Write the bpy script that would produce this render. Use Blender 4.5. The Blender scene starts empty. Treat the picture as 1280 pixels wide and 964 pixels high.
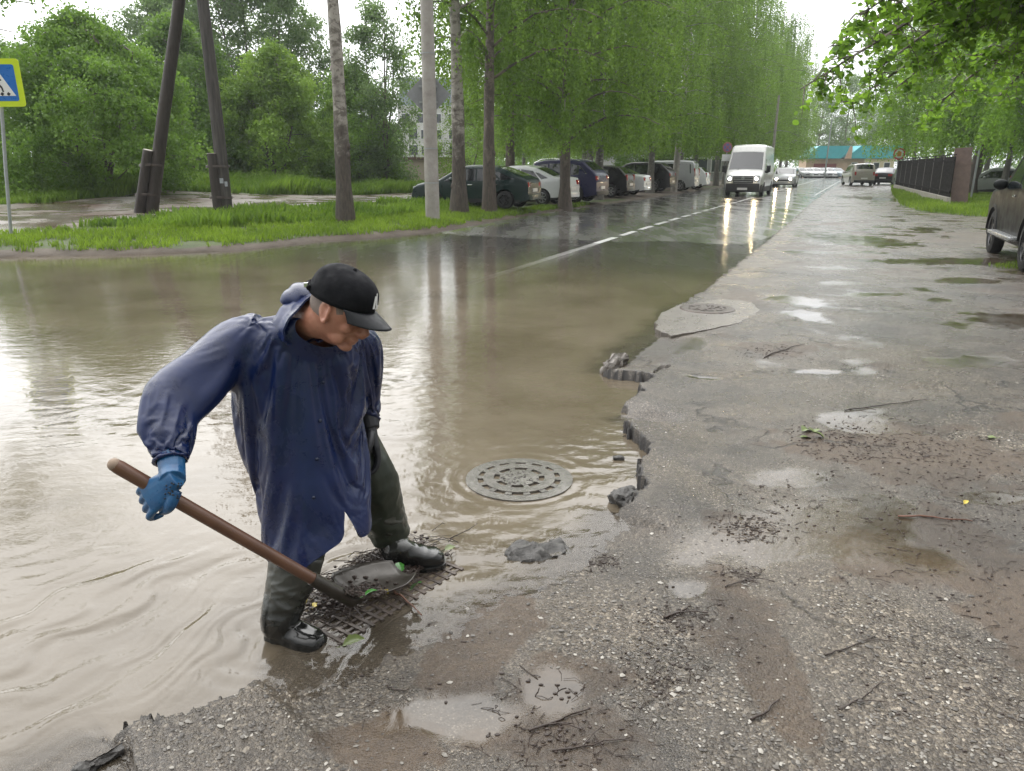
import bpy, bmesh, math, random
import numpy as np
from mathutils import Vector, Matrix
sc = bpy.context.scene
COL = sc.collection
PI = math.pi
R = math.radians
# ------------------------------------------------------------------ camera (phone main lens, held at 1.6 m, tilted down)
FL, H, PITCH = 950.0, 1.6, math.atan(273/950)
cP, sP = math.cos(PITCH), math.sin(PITCH)
def ray(px, py):
    x = (px-640)/FL; y = -(py-482)/FL
    return Vector((x, y*sP + cP, y*cP - sP))
def G(px, py, z=0.0):
    d = ray(px, py); t = (z-H)/d.z
    return Vector((d.x*t, d.y*t, z))
def P(px, py, Y):
    d = ray(px, py); t = Y/d.y
    return Vector((d.x*t, Y, H+d.z*t))
cam = bpy.data.cameras.new('camera'); camo = bpy.data.objects.new('camera', cam); COL.objects.link(camo)
cam.sensor_width = 36; cam.lens = 36*FL/1280; cam.clip_start = 0.05; cam.clip_end = 3000
camo.location = (0, 0, H); camo.rotation_euler = (PI/2-PITCH, 0, 0)
sc.camera = camo
# ------------------------------------------------------------------ road frame: s along the road, t to its left, origin on the right edge
AZ = R(24.0)
U = np.array([math.sin(AZ), math.cos(AZ)]); N = np.array([-math.cos(AZ), math.sin(AZ)])
O = np.array([1.7, 8.4])
def ST(x, y):
    return (x-O[0])*U[0]+(y-O[1])*U[1], (x-O[0])*N[0]+(y-O[1])*N[1]
def XY(s, t):
    return O[0]+U[0]*s+N[0]*t, O[1]+U[1]*s+N[1]*t
# ------------------------------------------------------------------ numpy noise
def _hash(ix, iy, seed):
    n = (ix*374761393 + iy*668265263 + seed*974634541) & 0xffffffff
    n = ((n ^ (n >> 13))*1274126177) & 0xffffffff
    n = ((n ^ (n >> 16))*2246822519) & 0xffffffff
    return ((n ^ (n >> 15)) & 0xffffff)/float(0xffffff)
def vnoise(x, y, seed=0):
    ix = np.floor(x).astype(np.int64); iy = np.floor(y).astype(np.int64)
    fx = x-ix; fy = y-iy
    fx = fx*fx*fx*(fx*(fx*6-15)+10); fy = fy*fy*fy*(fy*(fy*6-15)+10)
    a = _hash(ix, iy, seed); b = _hash(ix+1, iy, seed); c = _hash(ix, iy+1, seed); d = _hash(ix+1, iy+1, seed)
    return (a*(1-fx)+b*fx)*(1-fy)+(c*(1-fx)+d*fx)*fy
def fbm(x, y, seed=0, o=4, g=0.5):
    r = 0; a = 1; s = 0
    for k in range(o):
        r = r+a*vnoise(x*(2.03**k)+k*7.3, y*(2.03**k)-k*3.1, seed+k*11); s += a; a *= g
    return r/s
def sstep(a, b, x):
    t = np.clip((x-a)/(b-a), 0, 1); return t*t*(3-2*t)
def poly_dist(x, y, pts):
    """signed distance to a polyline, positive on its right-hand side when walking along it; also the parameter"""
    best = np.full(x.shape, 1e9); sg = np.zeros(x.shape); par = np.zeros(x.shape)
    for i in range(len(pts)-1):
        ax, ay = pts[i]; bx, by = pts[i+1]
        dx, dy = bx-ax, by-ay; l2 = dx*dx+dy*dy+1e-12
        t = np.clip(((x-ax)*dx+(y-ay)*dy)/l2, 0, 1)
        ex, ey = x-(ax+dx*t), y-(ay+dy*t)
        d = ex*ex+ey*ey
        cr = dx*(y-ay)-dy*(x-ax)
        m = d < best-1e-12
        best = np.where(m, d, best); sg = np.where(m, np.where(cr > 0, -1.0, 1.0), sg); par = np.where(m, i+t, par)
    return np.sqrt(best)*sg, par
def in_poly(x, y, pts):
    r = np.zeros(x.shape, bool); n = len(pts)
    for i in range(n):
        ax, ay = pts[i]; bx, by = pts[(i+1) % n]
        c = ((ay > y) != (by > y)) & (x < (bx-ax)*(y-ay)/((by-ay)+1e-12)+ax)
        r ^= c
    return r
# ------------------------------------------------------------------ object helpers
def link(o, parent=None):
    COL.objects.link(o)
    if parent is not None: o.parent = parent
    return o
def tag(o, label=None, cat=None, group=None, kind=None):
    if label: o['label'] = label
    if cat: o['category'] = cat
    if group: o['group'] = group
    if kind: o['kind'] = kind
    return o
def empty(name, loc=(0, 0, 0), rz=0.0, label=None, cat=None, group=None):
    o = bpy.data.objects.new(name, None); o.empty_display_size = 0.1
    o.location = loc; o.rotation_euler = (0, 0, rz); link(o)
    return tag(o, label, cat, group)
def copy_tree(o, parent=None):
    c = o.copy(); link(c, parent)
    for ch in list(o.children): copy_tree(ch, c)
    return c
def np_obj(name, V, F, mats, parent=None, smooth=False, attrs=None, uv=None):
    me = bpy.data.meshes.new(name)
    V = np.asarray(V, np.float32); F = np.asarray(F, np.int32)
    nf, k = F.shape
    me.vertices.add(len(V)); me.vertices.foreach_set('co', V.ravel())
    me.loops.add(nf*k); me.loops.foreach_set('vertex_index', F.ravel())
    me.polygons.add(nf); me.polygons.foreach_set('loop_start', np.arange(0, nf*k, k, dtype=np.int32))
    try: me.polygons.foreach_set('loop_total', np.full(nf, k, np.int32))
    except Exception: pass
    if smooth: me.polygons.foreach_set('use_smooth', np.ones(nf, bool))
    for an, av in (attrs or {}).items():
        at = me.attributes.new(an, 'FLOAT', 'POINT'); at.data.foreach_set('value', np.asarray(av, np.float32).ravel())
    me.update(calc_edges=True); me.validate()
    for m in (mats if isinstance(mats, (list, tuple)) else [mats]): me.materials.append(m)
    return link(bpy.data.objects.new(name, me), parent)
class MB:
    """collects simple shapes; build() links them as one mesh object"""
    def __init__(s): s.v = []; s.f = []; s.m = []
    def add(s, vs, fs, mi=0):
        b = len(s.v); s.v += [tuple(v) for v in vs]; s.f += [tuple(i+b for i in f) for f in fs]; s.m += [mi]*len(fs); return s
    def box(s, c, d, rot=None, mi=0, taper=1.0):
        x, y, z = d[0]/2, d[1]/2, d[2]/2; c = Vector(c)
        vs = [Vector((a*x*(taper if e > 0 else 1), b*y*(taper if e > 0 else 1), e*z)) for e in (-1, 1) for a, b in ((-1, -1), (1, -1), (1, 1), (-1, 1))]
        if rot is not None: vs = [rot @ v for v in vs]
        return s.add([c+v for v in vs], [(3, 2, 1, 0), (4, 5, 6, 7), (0, 1, 5, 4), (1, 2, 6, 5), (2, 3, 7, 6), (3, 0, 4, 7)], mi)
    def tube(s, pts, rad, n=8, mi=0, caps=True):
        pts = [Vector(p) for p in pts]
        if not isinstance(rad, (list, tuple)): rad = [rad]*len(pts)
        vs = []; fs = []; prev = None
        for i, p in enumerate(pts):
            t = (pts[min(i+1, len(pts)-1)]-pts[max(i-1, 0)])
            if t.length < 1e-9: t = Vector((0, 0, 1))
            t.normalize()
            if prev is None:
                a = Vector((1, 0, 0)) if abs(t.x) < 0.9 else Vector((0, 1, 0))
                a = (a-t*a.dot(t)).normalized()
            else:
                a = (prev-t*prev.dot(t)).normalized()
            prev = a; b = t.cross(a)
            for k in range(n):
                w = 2*PI*k/n; vs.append(p+(a*math.cos(w)+b*math.sin(w))*rad[i])
        for i in range(len(pts)-1):
            for k in range(n):
                k2 = (k+1) % n
                fs.append((i*n+k, i*n+k2, (i+1)*n+k2, (i+1)*n+k))
        if caps:
            fs.append(tuple(range(n-1, -1, -1))); fs.append(tuple((len(pts)-1)*n+k for k in range(n)))
        return s.add(vs, fs, mi)
    def lathe(s, prof, n=24, M=None, mi=0, close=False):
        vs = []; fs = []
        for r, z in prof:
            for k in range(n):
                w = 2*PI*k/n; vs.append(Vector((r*math.cos(w), r*math.sin(w), z)))
        if M is not None: vs = [M @ v for v in vs]
        m = len(prof)
        for i in range(m if close else m-1):
            j = (i+1) % m
            for k in range(n):
                k2 = (k+1) % n; fs.append((i*n+k, i*n+k2, j*n+k2, j*n+k))
        return s.add(vs, fs, mi)
    def prism(s, poly, z0, z1, mi=0, M=None):
        n = len(poly); vs = [Vector((p[0], p[1], z0)) for p in poly]+[Vector((p[0], p[1], z1)) for p in poly]
        if M is not None: vs = [M @ v for v in vs]
        fs = [tuple(range(n-1, -1, -1)), tuple(range(n, 2*n))]+[(i, (i+1) % n, n+(i+1) % n, n+i) for i in range(n)]
        return s.add(vs, fs, mi)
    def ball(s, c, r, n=10, mi=0, M=None):
        if not isinstance(r, (tuple, list)): r = (r, r, r)
        vs = []; fs = []; c = Vector(c); h = n//2+1
        for i in range(h+1):
            a = PI*i/h
            for k in range(n):
                w = 2*PI*k/n; v = Vector((r[0]*math.sin(a)*math.cos(w), r[1]*math.sin(a)*math.sin(w), r[2]*math.cos(a)))
                vs.append(c+(M @ v if M is not None else v))
        for i in range(h):
            for k in range(n):
                k2 = (k+1) % n; fs.append((i*n+k, (i+1)*n+k, (i+1)*n+k2, i*n+k2))
        return s.add(vs, fs, mi)
    def build(s, name, mats, parent=None, smooth=None, bevel=0.0):
        me = bpy.data.meshes.new(name); me.from_pydata(s.v, [], s.f)
        for m in (mats if isinstance(mats, (list, tuple)) else [mats]): me.materials.append(m)
        me.polygons.foreach_set('material_index', s.m)
        bm = bmesh.new(); bm.from_mesh(me)
        bmesh.ops.remove_doubles(bm, verts=bm.verts, dist=1e-5)
        bmesh.ops.recalc_face_normals(bm, faces=bm.faces)
        if bevel > 0:
            ed = [e for e in bm.edges if len(e.link_faces) == 2 and e.calc_face_angle(0) > R(50)]
            bmesh.ops.bevel(bm, geom=ed, offset=bevel, segments=2, affect='EDGES', profile=0.6, clamp_overlap=True)
        bm.to_mesh(me); bm.free()
        if smooth is not None:
            me.polygons.foreach_set('use_smooth', [True]*len(me.polygons))
            me.set_sharp_from_angle(angle=R(smooth))
        me.update()
        return link(bpy.data.objects.new(name, me), parent)
# ------------------------------------------------------------------ material helpers
class NT:
    def __init__(s, name):
        s.m = bpy.data.materials.new(name); s.m.use_nodes = True
        s.t = s.m.node_tree; s.t.nodes.clear()
        s.out = s.n('ShaderNodeOutputMaterial'); s.b = s.n('ShaderNodeBsdfPrincipled')
        s.l(s.b.outputs[0], s.out.inputs['Surface'])
    def n(s, typ, **kw):
        nd = s.t.nodes.new(typ)
        for k, v in kw.items(): setattr(nd, k, v)
        return nd
    def l(s, a, b): s.t.links.new(a, b)
    def set(s, sock, v):
        if hasattr(v, 'is_linked') or hasattr(v, 'links'): s.l(v, sock)
        elif isinstance(v, (tuple, list)) and len(v) == 3 and sock.type == 'RGBA': sock.default_value = (*v, 1)
        elif sock.type == 'RGBA' and isinstance(v, (int, float)): sock.default_value = (v, v, v, 1)
        else: sock.default_value = v
    def pos(s, scale=None, kind='Object'):
        if kind == 'Position': o = s.n('ShaderNodeNewGeometry').outputs['Position']
        else: o = s.n('ShaderNodeTexCoord').outputs[kind]
        if scale is not None:
            mp = s.n('ShaderNodeMapping'); s.l(o, mp.inputs[0]); mp.inputs['Scale'].default_value = scale; o = mp.outputs[0]
        return o
    def noise(s, vec, scale, detail=4, rough=0.5, dist=0.0):
        q = s.n('ShaderNodeTexNoise'); s.l(vec, q.inputs['Vector']); q.inputs['Scale'].default_value = scale
        q.inputs['Detail'].default_value = detail; q.inputs['Roughness'].default_value = rough; q.inputs['Distortion'].default_value = dist
        return q.outputs['Fac']
    def vor(s, vec, scale, feature='F1', out='Distance', rnd=1.0):
        q = s.n('ShaderNodeTexVoronoi'); q.feature = feature; s.l(vec, q.inputs['Vector']); q.inputs['Scale'].default_value = scale
        if 'Randomness' in q.inputs: q.inputs['Randomness'].default_value = rnd
        return q.outputs[out]
    def ramp(s, fac, stops, interp='LINEAR'):
        q = s.n('ShaderNodeValToRGB'); s.l(fac, q.inputs[0]); cr = q.color_ramp; cr.interpolation = interp
        while len(cr.elements) < len(stops): cr.elements.new(0.5)
        for e, (p, c) in zip(cr.elements, stops):
            e.position = p; e.color = (*c, 1) if isinstance(c, (tuple, list)) else (c, c, c, 1)
        return q.outputs[0]
    def mix(s, fac, a, b, blend='MIX'):
        q = s.n('ShaderNodeMix', data_type='RGBA', blend_type=blend)
        s.set(q.inputs[0], fac); s.set(q.inputs[6], a); s.set(q.inputs[7], b); return q.outputs[2]
    def math(s, op, a, b=0.0, c=None, clamp=False):
        q = s.n('ShaderNodeMath', operation=op, use_clamp=clamp); s.set(q.inputs[0], a); s.set(q.inputs[1], b)
        if c is not None: s.set(q.inputs[2], c)
        return q.outputs[0]
    def mapr(s, v, a, b, c=0.0, d=1.0):
        q = s.n('ShaderNodeMapRange'); s.set(q.inputs[0], v)
        for i, x in enumerate((a, b, c, d)): q.inputs[i+1].default_value = x
        return q.outputs[0]
    def attr(s, name):
        q = s.n('ShaderNodeAttribute'); q.attribute_name = name; return q.outputs['Fac']
    def bump(s, h, strength=0.3, dist=0.01, normal=None):
        q = s.n('ShaderNodeBump'); s.l(h, q.inputs['Height']); q.inputs['Distance'].default_value = dist; s.set(q.inputs['Strength'], strength)
        if normal is not None: s.l(normal, q.inputs['Normal'])
        return q.outputs[0]
    def base(s, c): s.set(s.b.inputs['Base Color'], c)
    def rough(s, v): s.set(s.b.inputs['Roughness'], v)
    def normal(s, v): s.l(v, s.b.inputs['Normal'])
_mats = {}
def pm(name, c, rough=0.5, var=0.25, scale=8.0, bump=0.0, bscale=60.0, metal=0.0, coat=0.0, spec=0.5, emit=None, es=0.0, stretch=(1, 1, 1), c2=None, bd=0.01, tr=0.0):
    """painted / worn surface: base colour broken up by noise, uneven gloss, fine relief"""
    if name in _mats: return _mats[name]
    q = NT(name); v = q.pos(stretch)
    f = q.noise(v, scale, 6, 0.6)
    c2 = c2 or tuple(x*(1-var) for x in c)
    q.base(q.mix(q.mapr(f, 0.3, 0.7), c2, c))
    q.rough(q.mapr(q.noise(v, scale*2.3, 4), 0.25, 0.75, max(rough*0.75, 0.02), min(rough*1.25, 1)))
    q.b.inputs['Metallic'].default_value = metal; q.b.inputs['Coat Weight'].default_value = coat; q.b.inputs['Coat Roughness'].default_value = 0.06
    q.b.inputs['Specular IOR Level'].default_value = spec
    if bump: q.normal(q.bump(q.noise(v, bscale, 5, 0.6), bump, bd))
    if emit: q.b.inputs['Emission Color'].default_value = (*emit, 1); q.b.inputs['Emission Strength'].default_value = es
    if tr: q.b.inputs['Transmission Weight'].default_value = tr
    _mats[name] = q.m; return q.m
# ================================================================== SETTING
rng = np.random.default_rng(7); random.seed(7)
def GP(lst, z=0.0): return [tuple(G(a, b, z))[:2] for a, b in lst]
KL = GP([(-900, 345), (-400, 334), (0, 322), (150, 319), (295, 313), (400, 301), (470, 297), (554, 289), (653, 272), (740, 259), (800, 250.5), (880, 238), (960, 227.5)])
_k = XY(*(lambda st: (st[0]+0, st[1]))(ST(*KL[-1]))); KL += [XY(s, 9.2) for s in (90, 125)]
PATH = None
KR = GP([(1104, 224), (1112, 236), (1113, 246), (1122, 259), (1150, 268), (1215, 274), (1300, 276), (1700, 284)])
BE = GP([(-200, 1250), (20, 1010), (95, 962), (140, 930), (190, 905), (200, 915), (285, 880), (335, 856), (430, 815), (520, 782), (560, 760), (625, 735), (690, 700), (735, 662), (765, 642), (808, 628), (800, 590), (816, 570),
         (786, 546), (779, 520), (800, 492), (816, 479), (757, 474), (752, 462), (792, 432), (815, 415), (830, 395), (880, 365), (930, 325), (985, 280), (1010, 257), (1035, 238)]) + [XY(s, 0.2) for s in (85, 130)]
CLIFF = [(3.2, 6.8, .7), (14.3, 18.4, 1.0), (19.2, 22.3, 1.0), (26.5, 33, .45)]
def kl_d(x, y): d, p = poly_dist(x, y, KL); return -d
def kr_d(x, y): return -poly_dist(x, y, KR)[0]
def terrain_left(x, y, d=None):
    if d is None: d = kl_d(x, y)
    s, t = ST(x, y); w = 1-sstep(12, 24, s)
    z = -0.3+0.33*sstep(-0.3, 0.02, d)+0.07*sstep(0, .35, d)+w*0.088*np.clip(d-.2, 0, 4.4)+(1-w)*.018*np.clip(d, 0, 4)
    z = z+.048*np.clip(d-7.5, 0, 13)*(1-sstep(20, 38, s))*sstep(-.3, .1, d)
    return z+0.05*(fbm(x*.7, y*.7, 5)-.5)*sstep(.1, 1.2, d)
def terr(x, y):
    a = np.array([float(x)]); b = np.array([float(y)])
    return float(terrain_left(a, b)[0])
def GL(px, py):
    """the point of the left-hand terrain seen at a pixel"""
    d = ray(px, py); lo = None
    for k in range(700):
        Y = 8*1.006**k; p = P(px, py, Y)
        if p.z <= max(terr(p.x, p.y), 0.0): return Vector((p.x, p.y, terr(p.x, p.y)))
    return p
PATH = [tuple(GL(a, b))[:2] for a, b in [(-300, 285), (-60, 258), (60, 254), (150, 246), (200, 238), (330, 244), (520, 241), (566, 245), (520, 253), (400, 260), (300, 266), (220, 272), (120, 281), (60, 288), (10, 292), (-100, 300), (-300, 316)]]
def road_z(x, y):
    s, t = ST(x, y)
    z = -0.085+0.097*sstep(-4, 13, s)+0.022*(fbm(x*.22, y*.22, 3, 3)-.5)+0.006*(fbm(x*1.5, y*1.5, 9, 3)-.5)
    crown = 0.05*(1-((t-4.3)/5.0)**2)
    return z+np.clip(crown, -0.05, .05)*sstep(4, 20, s)
# ---- pavement height field -------------------------------------------------
PUD = [(1262, 408, .62, .62), (1085, 372, .6, .25), (870, 478, .22, .07), (1010, 400, .25, .5), (690, 868, .10, .12), (600, 760, .1, .18), (985, 600, .3, .16), (560, 905, .2, .12), (1000, 380, .5, .5), (640, 690, .2, .1),
       (1060, 300, 1.2, 2.5), (1100, 250, 1.5, 6), (1240, 630, .22, .1), (1020, 470, .3, .12), (1180, 330, 1.6, .6), (860, 745, .12, .1)]
MUDB = [(1150, 575, .75, .55), (1290, 760, .3, .9), (700, 920, .28, .2), (620, 790, .16, .3), (690, 870, .22, .2), (950, 830, .08, .6), (1180, 700, .5, .3), (930, 665, .16, .12), (960, 440, .4, .3), (1200, 300, 3, 2.6), (600, 850, .18, .16), (1060, 560, .3, .3), (480, 930, .2, .12)]
GRAVB = [(1130, 850, .5, .6), (1080, 930, .5, .35), (900, 850, .5, .3), (1150, 470, .9, .9), (740, 800, .3, .3), (1230, 560, .4, .6)]
def blobs(x, y, lst, seed, rag=.55):
    r = np.zeros(x.shape)
    n = fbm(x*3.1, y*3.1, seed, 4)-.5+.5*(fbm(x*11, y*11, seed+3, 3)-.5)
    for px, py, rx, ry in lst:
        c = G(px, py)
        q = np.sqrt(((x-c.x)/rx)**2+((y-c.y)/ry)**2)+n*2*rag
        r = np.maximum(r, 1-sstep(.6, 1.15, q))
    return r
def pave_h(x, y):
    ns = fbm(x*14, y*14, 21, 4)-.5; nf = fbm(x*55, y*55, 33, 3)-.5
    d, par = poly_dist(x, y, BE)
    dr = d+0.085*ns+0.045*nf+.09*(fbm(x*6, y*6, 25, 2)-.5)
    soft = -0.075+0.068*sstep(-.42, .0, d+.25*(fbm(x*4, y*4, 41)-.5))+0.034*sstep(0.0, .5, d)
    cl = -0.085+0.158*sstep(-.004, .014, dr)-0.012*sstep(.05, .5, d)
    cw = np.zeros(x.shape)
    for a, b, w in CLIFF: cw = np.maximum(cw, w*sstep(a-.4, a+.2, par)*(1-sstep(b-.2, b+.4, par)))
    cw = cw*(1-sstep(.12, .55, d))
    h = soft*(1-cw)+cl*cw
    h = h+.008*np.clip(d, 0, 6)*sstep(.2, 1, d)
    big = (fbm(x*.9, y*.9, 51, 3)-.5)*.03*sstep(.15, 1.0, d)
    pud = blobs(x, y, PUD, 61)*sstep(.12, .3, d)
    pn = fbm(x*1.3+3, y*1.3, 71, 4)
    pud = np.maximum(pud, sstep(.58, .70, pn)*sstep(.25, .5, d)*.9)
    mud = np.maximum(blobs(x, y, MUDB, 81, .8), sstep(.55, .7, fbm(x*1.1, y*1.1, 91, 5))*.8*sstep(.1, .5, d))
    mud = np.clip(mud, 0, 1)
    grav = np.clip(np.maximum(blobs(x, y, GRAVB, 101, .7), sstep(.45, .7, fbm(x*1.6, y*1.6, 111, 4))*.7), 0, 1)
    tex = (.0075*(fbm(x*26, y*26, 121, 3)-.5)+.004*nf)*(1-.85*pud)*sstep(-.1, .1, d)
    lump = mud*.02*(fbm(x*9, y*9, 131, 5, .6)-.42)
    h = h+big*(1-pud*.6)+tex+lump*(1-pud)-.004*pud
    gx = cw*(dr > -.09)*(1-sstep(.018, .034, dr+.012*nf))
    return h, d, pud, mud, grav, gx
azs = np.concatenate([np.linspace(-75, -40, 60)[:-1], np.linspace(-40, 42, 760)[:-1], np.linspace(42, 78, 60)])
ds = 0.75*1.0062**np.arange(850)
A, D = np.meshgrid(np.radians(azs), ds)
X = D*np.sin(A); Y = D*np.cos(A)
h, d, pud, mud, grav, brk = pave_h(X, Y)
kr = kr_d(X, Y); SS, TT = ST(X, Y)
keep = (d > -.55) & (kr < .35) & (SS < 128) & (TT > -24)
def grid_faces(keep):
    nr, nc = keep.shape; idx = np.arange(nr*nc).reshape(nr, nc)
    q = keep[:-1, :-1] & keep[1:, :-1] & keep[:-1, 1:] & keep[1:, 1:]
    F = np.stack([idx[:-1, :-1][q], idx[:-1, 1:][q], idx[1:, 1:][q], idx[1:, :-1][q]], 1)
    u = np.unique(F); mp = np.full(nr*nc, -1); mp[u] = np.arange(len(u)); return u, mp[F]
q = NT('wet_broken_asphalt')
v = q.pos(kind='Position'); am = q.attr('mud'); ap = q.attr('pud'); ag = q.attr('grav'); ab = q.attr('brk')
c1 = q.vor(v, 190, out='Color'); c2 = q.vor(v, 100, out='Color'); n1 = q.noise(v, 3.0, 6, .65); n2 = q.noise(v, 40, 5, .7); n3 = q.noise(v, .8, 5, .6)
g1 = q.n('ShaderNodeSeparateColor'); q.l(c1, g1.inputs[0]); g2 = q.n('ShaderNodeSeparateColor'); q.l(c2, g2.inputs[0])
asph = q.ramp(g1.outputs[0], [(0, (.026, .023, .021)), (.45, (.062, .056, .050)), (.8, (.108, .10, .089)), (.95, (.17, .158, .142)), (1, (.34, .32, .285))])
gravc = q.ramp(g2.outputs[0], [(0, (.030, .025, .020)), (.45, (.070, .061, .050)), (.78, (.125, .112, .094)), (.94, (.22, .205, .178)), (1, (.42, .395, .35))])
col = q.mix(q.math('MULTIPLY', ag, .8), asph, gravc)
col = q.mix(q.mapr(n3, .35, .7, 0, .45), col, (.082, .074, .063))
mudc = q.mix(q.mapr(n2, .3, .7), (.045, .033, .023), (.088, .066, .046))
mf = q.math('MULTIPLY', q.mapr(q.math('ADD', am, q.mapr(n1, .3, .7, -.25, .25)), .25, .75), .86, clamp=True)
col = q.mix(mf, col, mudc)
col = q.mix(q.math('MULTIPLY', ap, .55), col, (.070, .057, .041))
cd = q.n('ShaderNodeTexVoronoi'); cd.feature = 'DISTANCE_TO_EDGE'; cd.inputs['Scale'].default_value = .62; wv = q.n('ShaderNodeVectorMath'); wv.operation = 'ADD'; q.l(v, wv.inputs[0]); wn = q.n('ShaderNodeTexNoise'); q.l(v, wn.inputs['Vector']); wn.inputs['Scale'].default_value = 3.5; wn.inputs['Detail'].default_value = 7; wsc = q.n('ShaderNodeVectorMath'); wsc.operation = 'SCALE'; wsc.inputs['Scale'].default_value = .5; q.l(wn.outputs['Color'], wsc.inputs[0]); q.l(wsc.outputs[0], wv.inputs[1]); q.l(wv.outputs[0], cd.inputs['Vector'])
crk = q.math('MULTIPLY', q.mapr(cd.outputs['Distance'], .003, .012, 1, 0), q.mapr(q.noise(v, .9, 3), .46, .56), clamp=True)
col = q.mix(q.math('MULTIPLY', crk, .85), col, (.02, .017, .014))
dk = q.mapr(q.noise(v, 1.15, 6, .68, .4), .40, .56)
col = q.mix(1.0, col, q.mix(dk, (.62, .57, .51), (1.12, 1.02, .90)), 'MULTIPLY')
col = q.mix(ab, col, (.016, .014, .013))
q.base(col)
wet = q.mapr(q.noise(v, 1.7, 5, .6), .35, .65, .16, .42)
ro = q.mix(mf, wet, .42); ro = q.mix(ap, ro, q.mapr(n1, .35, .65, .05, .2)); ro = q.mix(ab, ro, .6); q.rough(ro)
q.b.inputs['Specular IOR Level'].default_value = .5
hb = q.math('ADD', q.math('MULTIPLY', q.vor(v, 190), -.6), q.math('MULTIPLY', n2, .8)); hb = q.math('ADD', hb, q.math('MULTIPLY', q.math('MULTIPLY', q.vor(v, 100), ag), -1.2))
hb = q.math('ADD', hb, q.math('MULTIPLY', crk, -2.0))
q.normal(q.bump(hb, q.mapr(ap, 0, 1, .75, .02), .006))
M_PAVE = q.m
u, F = grid_faces(keep)
pv = np_obj('pavement', np.stack([X.ravel()[u], Y.ravel()[u], h.ravel()[u]], 1), F, M_PAVE, smooth=True, attrs={'mud': mud.ravel()[u], 'pud': pud.ravel()[u], 'grav': grav.ravel()[u], 'brk': brk.ravel()[u]})
tag(pv, 'broken wet asphalt pavement strewn with mud and gravel beside the flooded road', kind='structure')
def pave_z(x, y): return float(pave_h(np.array([float(x)]), np.array([float(y)]))[0][0])
# ---- ground sheet ----------------------------------------------------------
ga = np.concatenate([np.linspace(-180, -62, 60)[:-1], np.linspace(-62, 62, 500)[:-1], np.linspace(62, 180, 60)[:-1]])
gd = np.concatenate([[.3], 1.0*1.0135**np.arange(500)])
A, D = np.meshgrid(np.radians(ga), gd); X = D*np.sin(A); Y = D*np.cos(A)
dl = kl_d(X, Y); kr = kr_d(X, Y); SS, TT = ST(X, Y)
zr = -0.4+0.5*sstep(-.15, .12, kr)+.03*(fbm(X*.5, Y*.5, 77)-.5)
zl = terrain_left(X, Y, dl)
mid = SS*0-0.4
Z = np.maximum(np.where(dl > -.35, zl, mid), np.where(kr > -.2, zr, mid))
end = sstep(124, 128, SS); Z = Z*(1-end)+end*.0
Z = Z+.0*D
nr, nc = X.shape; idx = np.arange(nr*nc).reshape(nr, nc); nx = np.roll(idx, -1, axis=1)
F = np.stack([idx[:-1].ravel(), nx[:-1].ravel(), nx[1:].ravel(), idx[1:].ravel()], 1)
pth = in_poly(X, Y, PATH)
pthf = pth.astype(float)
for _ in range(2): pthf[1:-1] = (pthf[:-2]+pthf[2:]+2*pthf[1:-1])/4; pthf = (np.roll(pthf, 1, 1)+np.roll(pthf, -1, 1)+2*pthf)/4
lip = (1-sstep(.05, .5, dl+.35*(fbm(X*1.5, Y*1.5, 14)-.5)))*(dl > -.5)
under = sstep(17, 22, SS)*(dl > .0)*(1-sstep(70, 110, SS))*.8*sstep(.35, .6, fbm(X*.25, Y*.25, 15)+.15*(1-sstep(1, 9, dl)))
q = NT('grass_soil_and_mud'); v = q.pos(kind='Position')
ap = q.attr('path'); au = q.attr('dirt'); n1 = q.noise(v, 2.2, 6, .65); n2 = q.noise(v, 30, 5, .7)
gr = q.mix(q.mapr(n1, .3, .7), (.045, .075, .018), (.095, .145, .028)); gr = q.mix(q.mapr(n2, .35, .7), gr, (.05, .055, .022))
dirt = q.mix(q.mapr(n1, .3, .7), (.055, .040, .028), (.125, .10, .076))
pc = q.mix(q.mapr(q.noise(v, .6, 5, .6), .4, .6), (.095, .065, .048), (.19, .172, .152))
col = q.mix(q.mapr(q.math('ADD', au, q.mapr(n1, .3, .7, -.2, .2)), .3, .6), gr, dirt); pf = q.mapr(q.math('ADD', ap, q.mapr(n1, .3, .7, -.2, .2)), .35, .6); col = q.mix(pf, col, pc); q.base(col)
q.rough(q.mix(pf, .75, q.mapr(q.noise(v, .9, 4), .4, .6, .08, .45))); q.normal(q.bump(n2, q.mix(pf, .8, .15), .03))
tag(np_obj('ground', np.stack([X.ravel(), Y.ravel(), Z.ravel()], 1), F, q.m, smooth=True, attrs={'path': pthf.ravel(), 'dirt': np.maximum(lip, under).ravel()}), kind='structure')
# ---- road ------------------------------------------------------------------
sa = np.concatenate([np.arange(-16, 50, .3), np.arange(50, 128.1, 1.5)]); ta = np.linspace(-1.2, 12.5, 46)
S_, T_ = np.meshgrid(sa, ta); X, Y = XY(S_, T_); Z = road_z(X, Y); Z = Z-.08*sstep(.3, -1.0, T_)
nr, nc = X.shape; idx = np.arange(nr*nc).reshape(nr, nc)
F = np.stack([idx[:-1, :-1].ravel(), idx[:-1, 1:].ravel(), idx[1:, 1:].ravel(), idx[1:, :-1].ravel()], 1)
q = NT('wet_road_asphalt'); v = q.pos(kind='Position')
n1 = q.noise(v, .35, 6, .6); n2 = q.noise(v, 55, 4, .7); n3 = q.noise(q.pos((1, .25, 1), 'Position'), 1.6, 5, .6)
q.base(q.mix(q.mapr(n2, .3, .7), q.mix(q.mapr(n1, .35, .65), (.062, .060, .058), (.11, .105, .10)), (.15, .143, .135)))
q.rough(q.mapr(n3, .35, .65, .14, .36)); q.b.inputs['Coat Weight'].default_value = .7; q.b.inputs['Coat IOR'].default_value = 1.33
q.l(q.mapr(n3, .35, .65, .04, .20), q.b.inputs['Coat Roughness'])
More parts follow.
